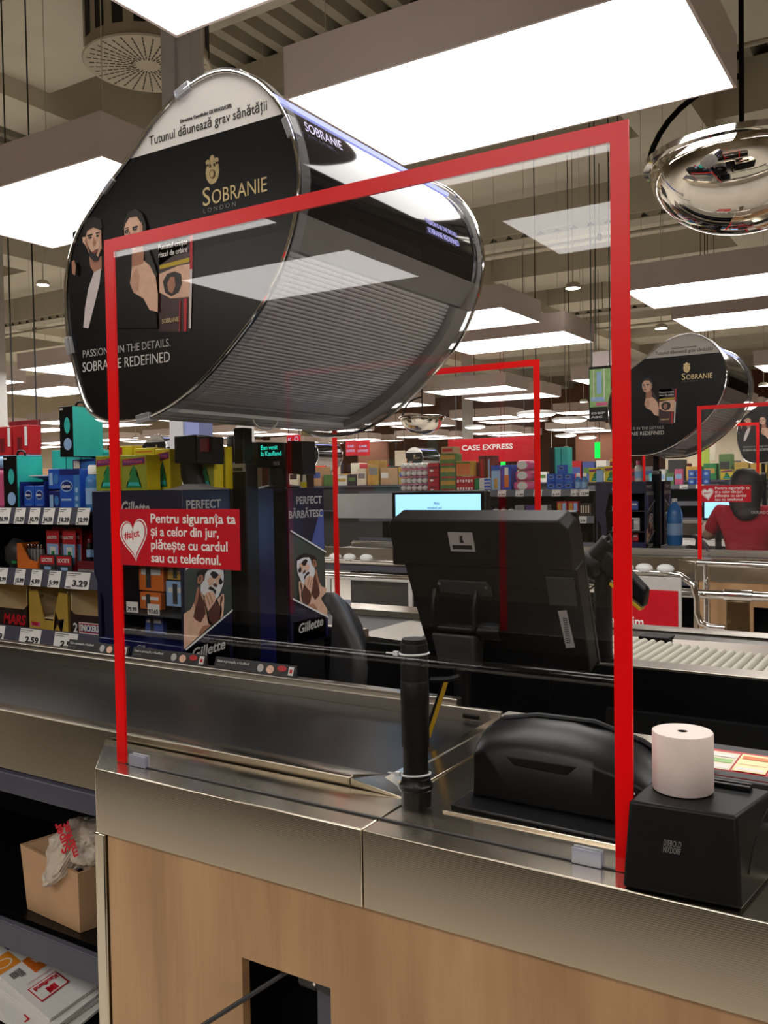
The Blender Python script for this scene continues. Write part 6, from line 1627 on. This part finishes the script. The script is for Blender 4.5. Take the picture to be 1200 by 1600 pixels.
# ---- farthest till goods
yc = 11.82
for i in range(6):
    r_, c_ = divmod(i, 3)
    product('condom_pack', f'far blue pack of the farthest till, {("lower", "upper")[r_]} row, {ORD[c_]} from the left', 'pack', (-2.80 + c_ * .09, -2.72 + c_ * .09, yc, yc + .06, 1.386 + r_ * .1, 1.48 + r_ * .1), 'box_blue', [(OVAL(.5, .5, .3, .2), 'pale_blue')], group='blue packs of the farthest till')
wunder((-2.40, -2.25, 11.8, 11.86, 1.4528, 1.58), 'far yellow carton of the farthest till, left one', True)
wunder((-2.22, -2.07, 11.8, 11.86, 1.4528, 1.60), 'far yellow carton of the farthest till, right one', True)
for i in range(4): product('toiletry_box', f'far toiletry box on the farthest till shelf, {ORD[i]} from the left', 'box', (-3.3 + .11 * i, -3.2 + .11 * i, yc, yc + .08, 1.386, 1.55 + .05 * (i % 2)), ('teal', 'paper_white', 'green_box', 'pink')[i], [((.1, .9, .4, .7), 'pale_blue')])

# ------------------------------------------------------------------ hanging signs and the back of the shop
def hang_sign(px0, px1, py0, py1, Y, m_, name, label, words=(), wires=True, thick=.03, cat='sign'):
    a, b = on_y(px0, (py0 + py1) / 2, Y), on_y(px1, (py0 + py1) / 2, Y)
    mid = (px0 + px1) / 2
    z1, z0 = on_y(mid, py0, Y).z, on_y(mid, py1, Y).z
    t = thing(name, label, cat, ((a.x + b.x) / 2, Y, z0))
    p = put('board', MB().box(a.x, b.x, Y, Y + thick, z0, z1), m_, t, bevel=.004)
    for (s_, u, v, sz, m2, wd) in words:
        text(s_, sz * (z1 - z0), (a.x + u * (b.x - a.x), Y - .004, z0 + v * (z1 - z0)), 'F', m2, p, bold=.02, w=wd * (b.x - a.x))
    if wires:
        for f in (.1, .9): put('wire', MB().cyl((a.x + f * (b.x - a.x), Y + thick / 2, z1), (a.x + f * (b.x - a.x), Y + thick / 2, ZC - .13), .006, n=6), 'dark_grey', t)
    return t, p, (a.x, b.x, z0, z1)
hang_sign(700, 833, 684, 722, 14, 'red_sticker', 'hanging_sign', 'wide red hanging sign with white express lettering', [('CASE EXPRESS', .17, .52, .30, 'white_print', .60)])
hang_sign(540, 556, 688, 712, 16, 'red_sticker', 'hanging_sign', 'small red hanging sign, left of a pair under the near dispenser', [('CASE', .2, .55, .2, 'lilac_print', .6), ('EXPRESS', .1, .25, .2, 'lilac_print', .8)])
hang_sign(557, 577, 688, 712, 15.5, 'red_sticker', 'hanging_sign', 'small red hanging sign, right of a pair under the near dispenser', [('CASE', .2, .55, .2, 'lilac_print', .6), ('EXPRESS', .1, .25, .2, 'lilac_print', .8)])
t, p, q = hang_sign(448, 468, 680, 692, 9, 'red_sticker', 'hanging_sign', 'tiny red lane number plate above the customer display', [('K', .1, .2, .7, 'lilac_print', .3)])
decal('clock_ring', [(ellipse(q[1] - .05, (q[2] + q[3]) / 2, .032, .032), 'lilac_print'), (ellipse(q[1] - .05, (q[2] + q[3]) / 2, .022, .022), 'red_sticker')], (0, 9, 0), 'F', p)
hang_sign(14, 60, 657, 700, 4.6, 'dark_red', 'hanging_banner', 'dark red banner hanging behind the red boxes at far left', cat='banner')
t, p, q = hang_sign(920, 956, 572, 658, 8.0, 'black_satin', 'hanging_map', 'hanging store map panel left of the red upright', [('ABC', .1, .06, .05, 'paper_white', .5), ('DEF', .1, .13, .05, 'paper_white', .6)], cat='map')
mz = lambda f: q[2] + f * (q[3] - q[2]); mx = lambda f: q[0] + f * (q[1] - q[0])
decal('map_print', [(rect(mx(.05), mx(.95), mz(.26), mz(.95)), 'map_green'), (rect(mx(.35), mx(.55), mz(.5), mz(.9)), 'pale_blue'), (rect(mx(.1), mx(.7), mz(.36), mz(.44)), 'pale_blue'), (rect(mx(.3), mx(.8), mz(.28), mz(.34)), 'pink'), (rect(mx(.65), mx(.7), mz(.4), mz(.95)), 'paper_white'), (rect(mx(.2), mx(.24), mz(.4), mz(.95)), 'paper_white')], (0, 8.0, 0), 'F', p)
t, p, q = hang_sign(926, 972, 548, 612, 8.6, 'lamp_box', 'lane_number', 'pale lane number plate behind the store map', [('8', .45, .15, .8, 'white_print', .3)])
t, p, q = hang_sign(929, 937, 691, 716, 17, 'exit_green', 'exit_sign', 'small glowing green sign left of the red upright')
t, p, q = hang_sign(782, 789, 700, 730, 17.5, 'exit_green', 'exit_sign', 'small glowing green sign below the express lettering')
hang_sign(1094, 1108, 690, 738, 15, 'lime', 'hanging_banner', 'lime green banner right of the second dispenser', cat='banner')
hang_sign(1100, 1118, 694, 720, 15.4, 'cream', 'hanging_banner', 'pale banner beside the lime green banner', cat='banner')
hang_sign(617, 633, 704, 733, 17.2, 'cream', 'hanging_poster', 'cream poster with orange figure left of the distant dispenser', cat='poster')
# distant dispensers of the express tills
def far_disp(px, top_y, label, face=(0, 0)):
    D = F_PX * (2.496 - 1.46) / (757 + .0158 * (600 - px) - top_y)
    d = FWD + RIGHT * ((px - 600) / F_PX)
    Y = D * d.y / d.length * 1.0
    p = CAM + d * D
    dispenser(p.y - 1.72, label, detail=False, dx=p.x + 1.55)
    t = thing('dispenser_post', f'dark post under the tobacco dispenser {label}', 'post', (p.x - .4, p.y + .5, 0))
    put('shaft', MB().box(p.x - .44, p.x - .36, p.y + .46, p.y + .54, 0, 1.656), 'black_plastic', t); put('base_plate', MB().box(p.x - .5, p.x - .3, p.y + .4, p.y + .6, 0, .015), 'black_plastic', t)
    return p
def far_guard(p, label):
    xl, xr = p.x - .1, p.x + .9
    t = thing('checkout_screen', label, 'protective screen', (p.x, p.y - .6, 0))
    y = p.y - .6
    put('pane', MB().box(xl, xr, y - .002, y + .002, .92, 1.9), 'acrylic_far', t, smooth=False)
    put('red_border', MB().box(xl, xl + .035, y - .004, y + .004, .92, 1.9).box(xr - .035, xr, y - .004, y + .004, .92, 1.9).box(xl, xr, y - .004, y + .004, 1.865, 1.9), 'red_tape', t)
    put('counter', MB().box(xl - .6, xr + .6, y - .1, y + .5, 0, .92), 'wood_oak', t)
p = far_disp(486, 690, 'far off by the tiny number plate'); far_guard(p, 'distant red edged screen under the far dispenser left of the post')
far_guard(p + Vector((1.3, .6, 0)), 'distant red edged screen just right of the far dispenser')
p = far_disp(650, 699, 'far off above the candy ball trays')
p = far_disp(248, 679, 'far off behind the olive cartons')
# gondola shelves and stacked goods in the back
random.seed(31)
GC = ['red_box', 'cardboard', 'cream', 'green_box', 'navy_light', 'amber_box', 'dark_red', 'mid_grey', 'brown_box', 'tree_green', 'dark_grey', 'gold_box', 'paper_white']
GN = ['behind the near candy shelf', 'behind the far dispenser', 'below the red express sign', 'behind the far till', 'right of the second dispenser', 'behind the red shirted cashier']
for gi, (px, Y, L_) in enumerate(((150, 9.5, 3.2), (520, 12.5, 2.6), (610, 14.0, 3.0), (860, 17.0, 2.6), (1060, 18.5, 2.6), (1150, 14.8, 2.2))):
    c = on_y(px, 757, Y)
    t = thing('gondola_shelf', f'distant dark goods gondola {GN[gi]}', 'shelf unit', (c.x, Y, 0))
    put('carcass', MB().box(c.x - L_ / 2, c.x + L_ / 2, Y + .05, Y + .6, 0, 1.42), 'dark_grey', t)
    put('tier', MB().box(c.x - L_ / 2, c.x + L_ / 2, Y - .02, Y + .6, 1.42, 1.45), 'rail_blue_grey', t); put('tier', MB().box(c.x - L_ / 2, c.x + L_ / 2, Y - .25, Y + .05, 1.02, 1.04), 'rail_blue_grey', t)
    x = c.x - L_ / 2 + .05; k = 0
    while x < c.x + L_ / 2 - .2 and k < 12:
        wd = random.uniform(.16, .26); m_ = random.choice(GC); h = random.uniform(.16, .42)
        product('goods_box', f'distant {m_.replace("_box", "").replace("wb_", "").replace("_", " ")} goods box, {ORD[k]} from the left, {GN[gi]}', 'box', (x, x + wd, Y + .02, Y + .3, 1.451, 1.451 + h), m_, [((.1, .9, .4, .7), random.choice(GC))], bevel=.004)
        x += wd + random.uniform(.01, .06); k += 1
# coloured wall panels far back
for i, (px0, px1, py0, py1, m_, lab) in enumerate(((560, 606, 690, 760, 'wall_brown', 'rust coloured partition far back left of the express sign'), (470, 530, 655, 690, 'wall_beige', 'pale partition far back above the distant dispenser'), (900, 985, 660, 760, 'wall_brown', 'brown partition far back behind the store map'), (1040, 1200, 640, 700, 'wall_beige', 'beige partition far back at the right'))):
    Y = 26 + i * .8
    a, b = on_y(px0, 757, Y), on_y(px1, 757, Y)
    t = thing('partition_wall', lab, 'partition', ((a.x + b.x) / 2, Y, 0))
    put('panel', MB().box(a.x, b.x, Y, Y + .1, 0, on_y((px0 + px1) / 2, py0, Y).z), m_, t); put('base_strip', MB().box(a.x, b.x, Y - .02, Y, 0, .12), 'dark_grey', t)
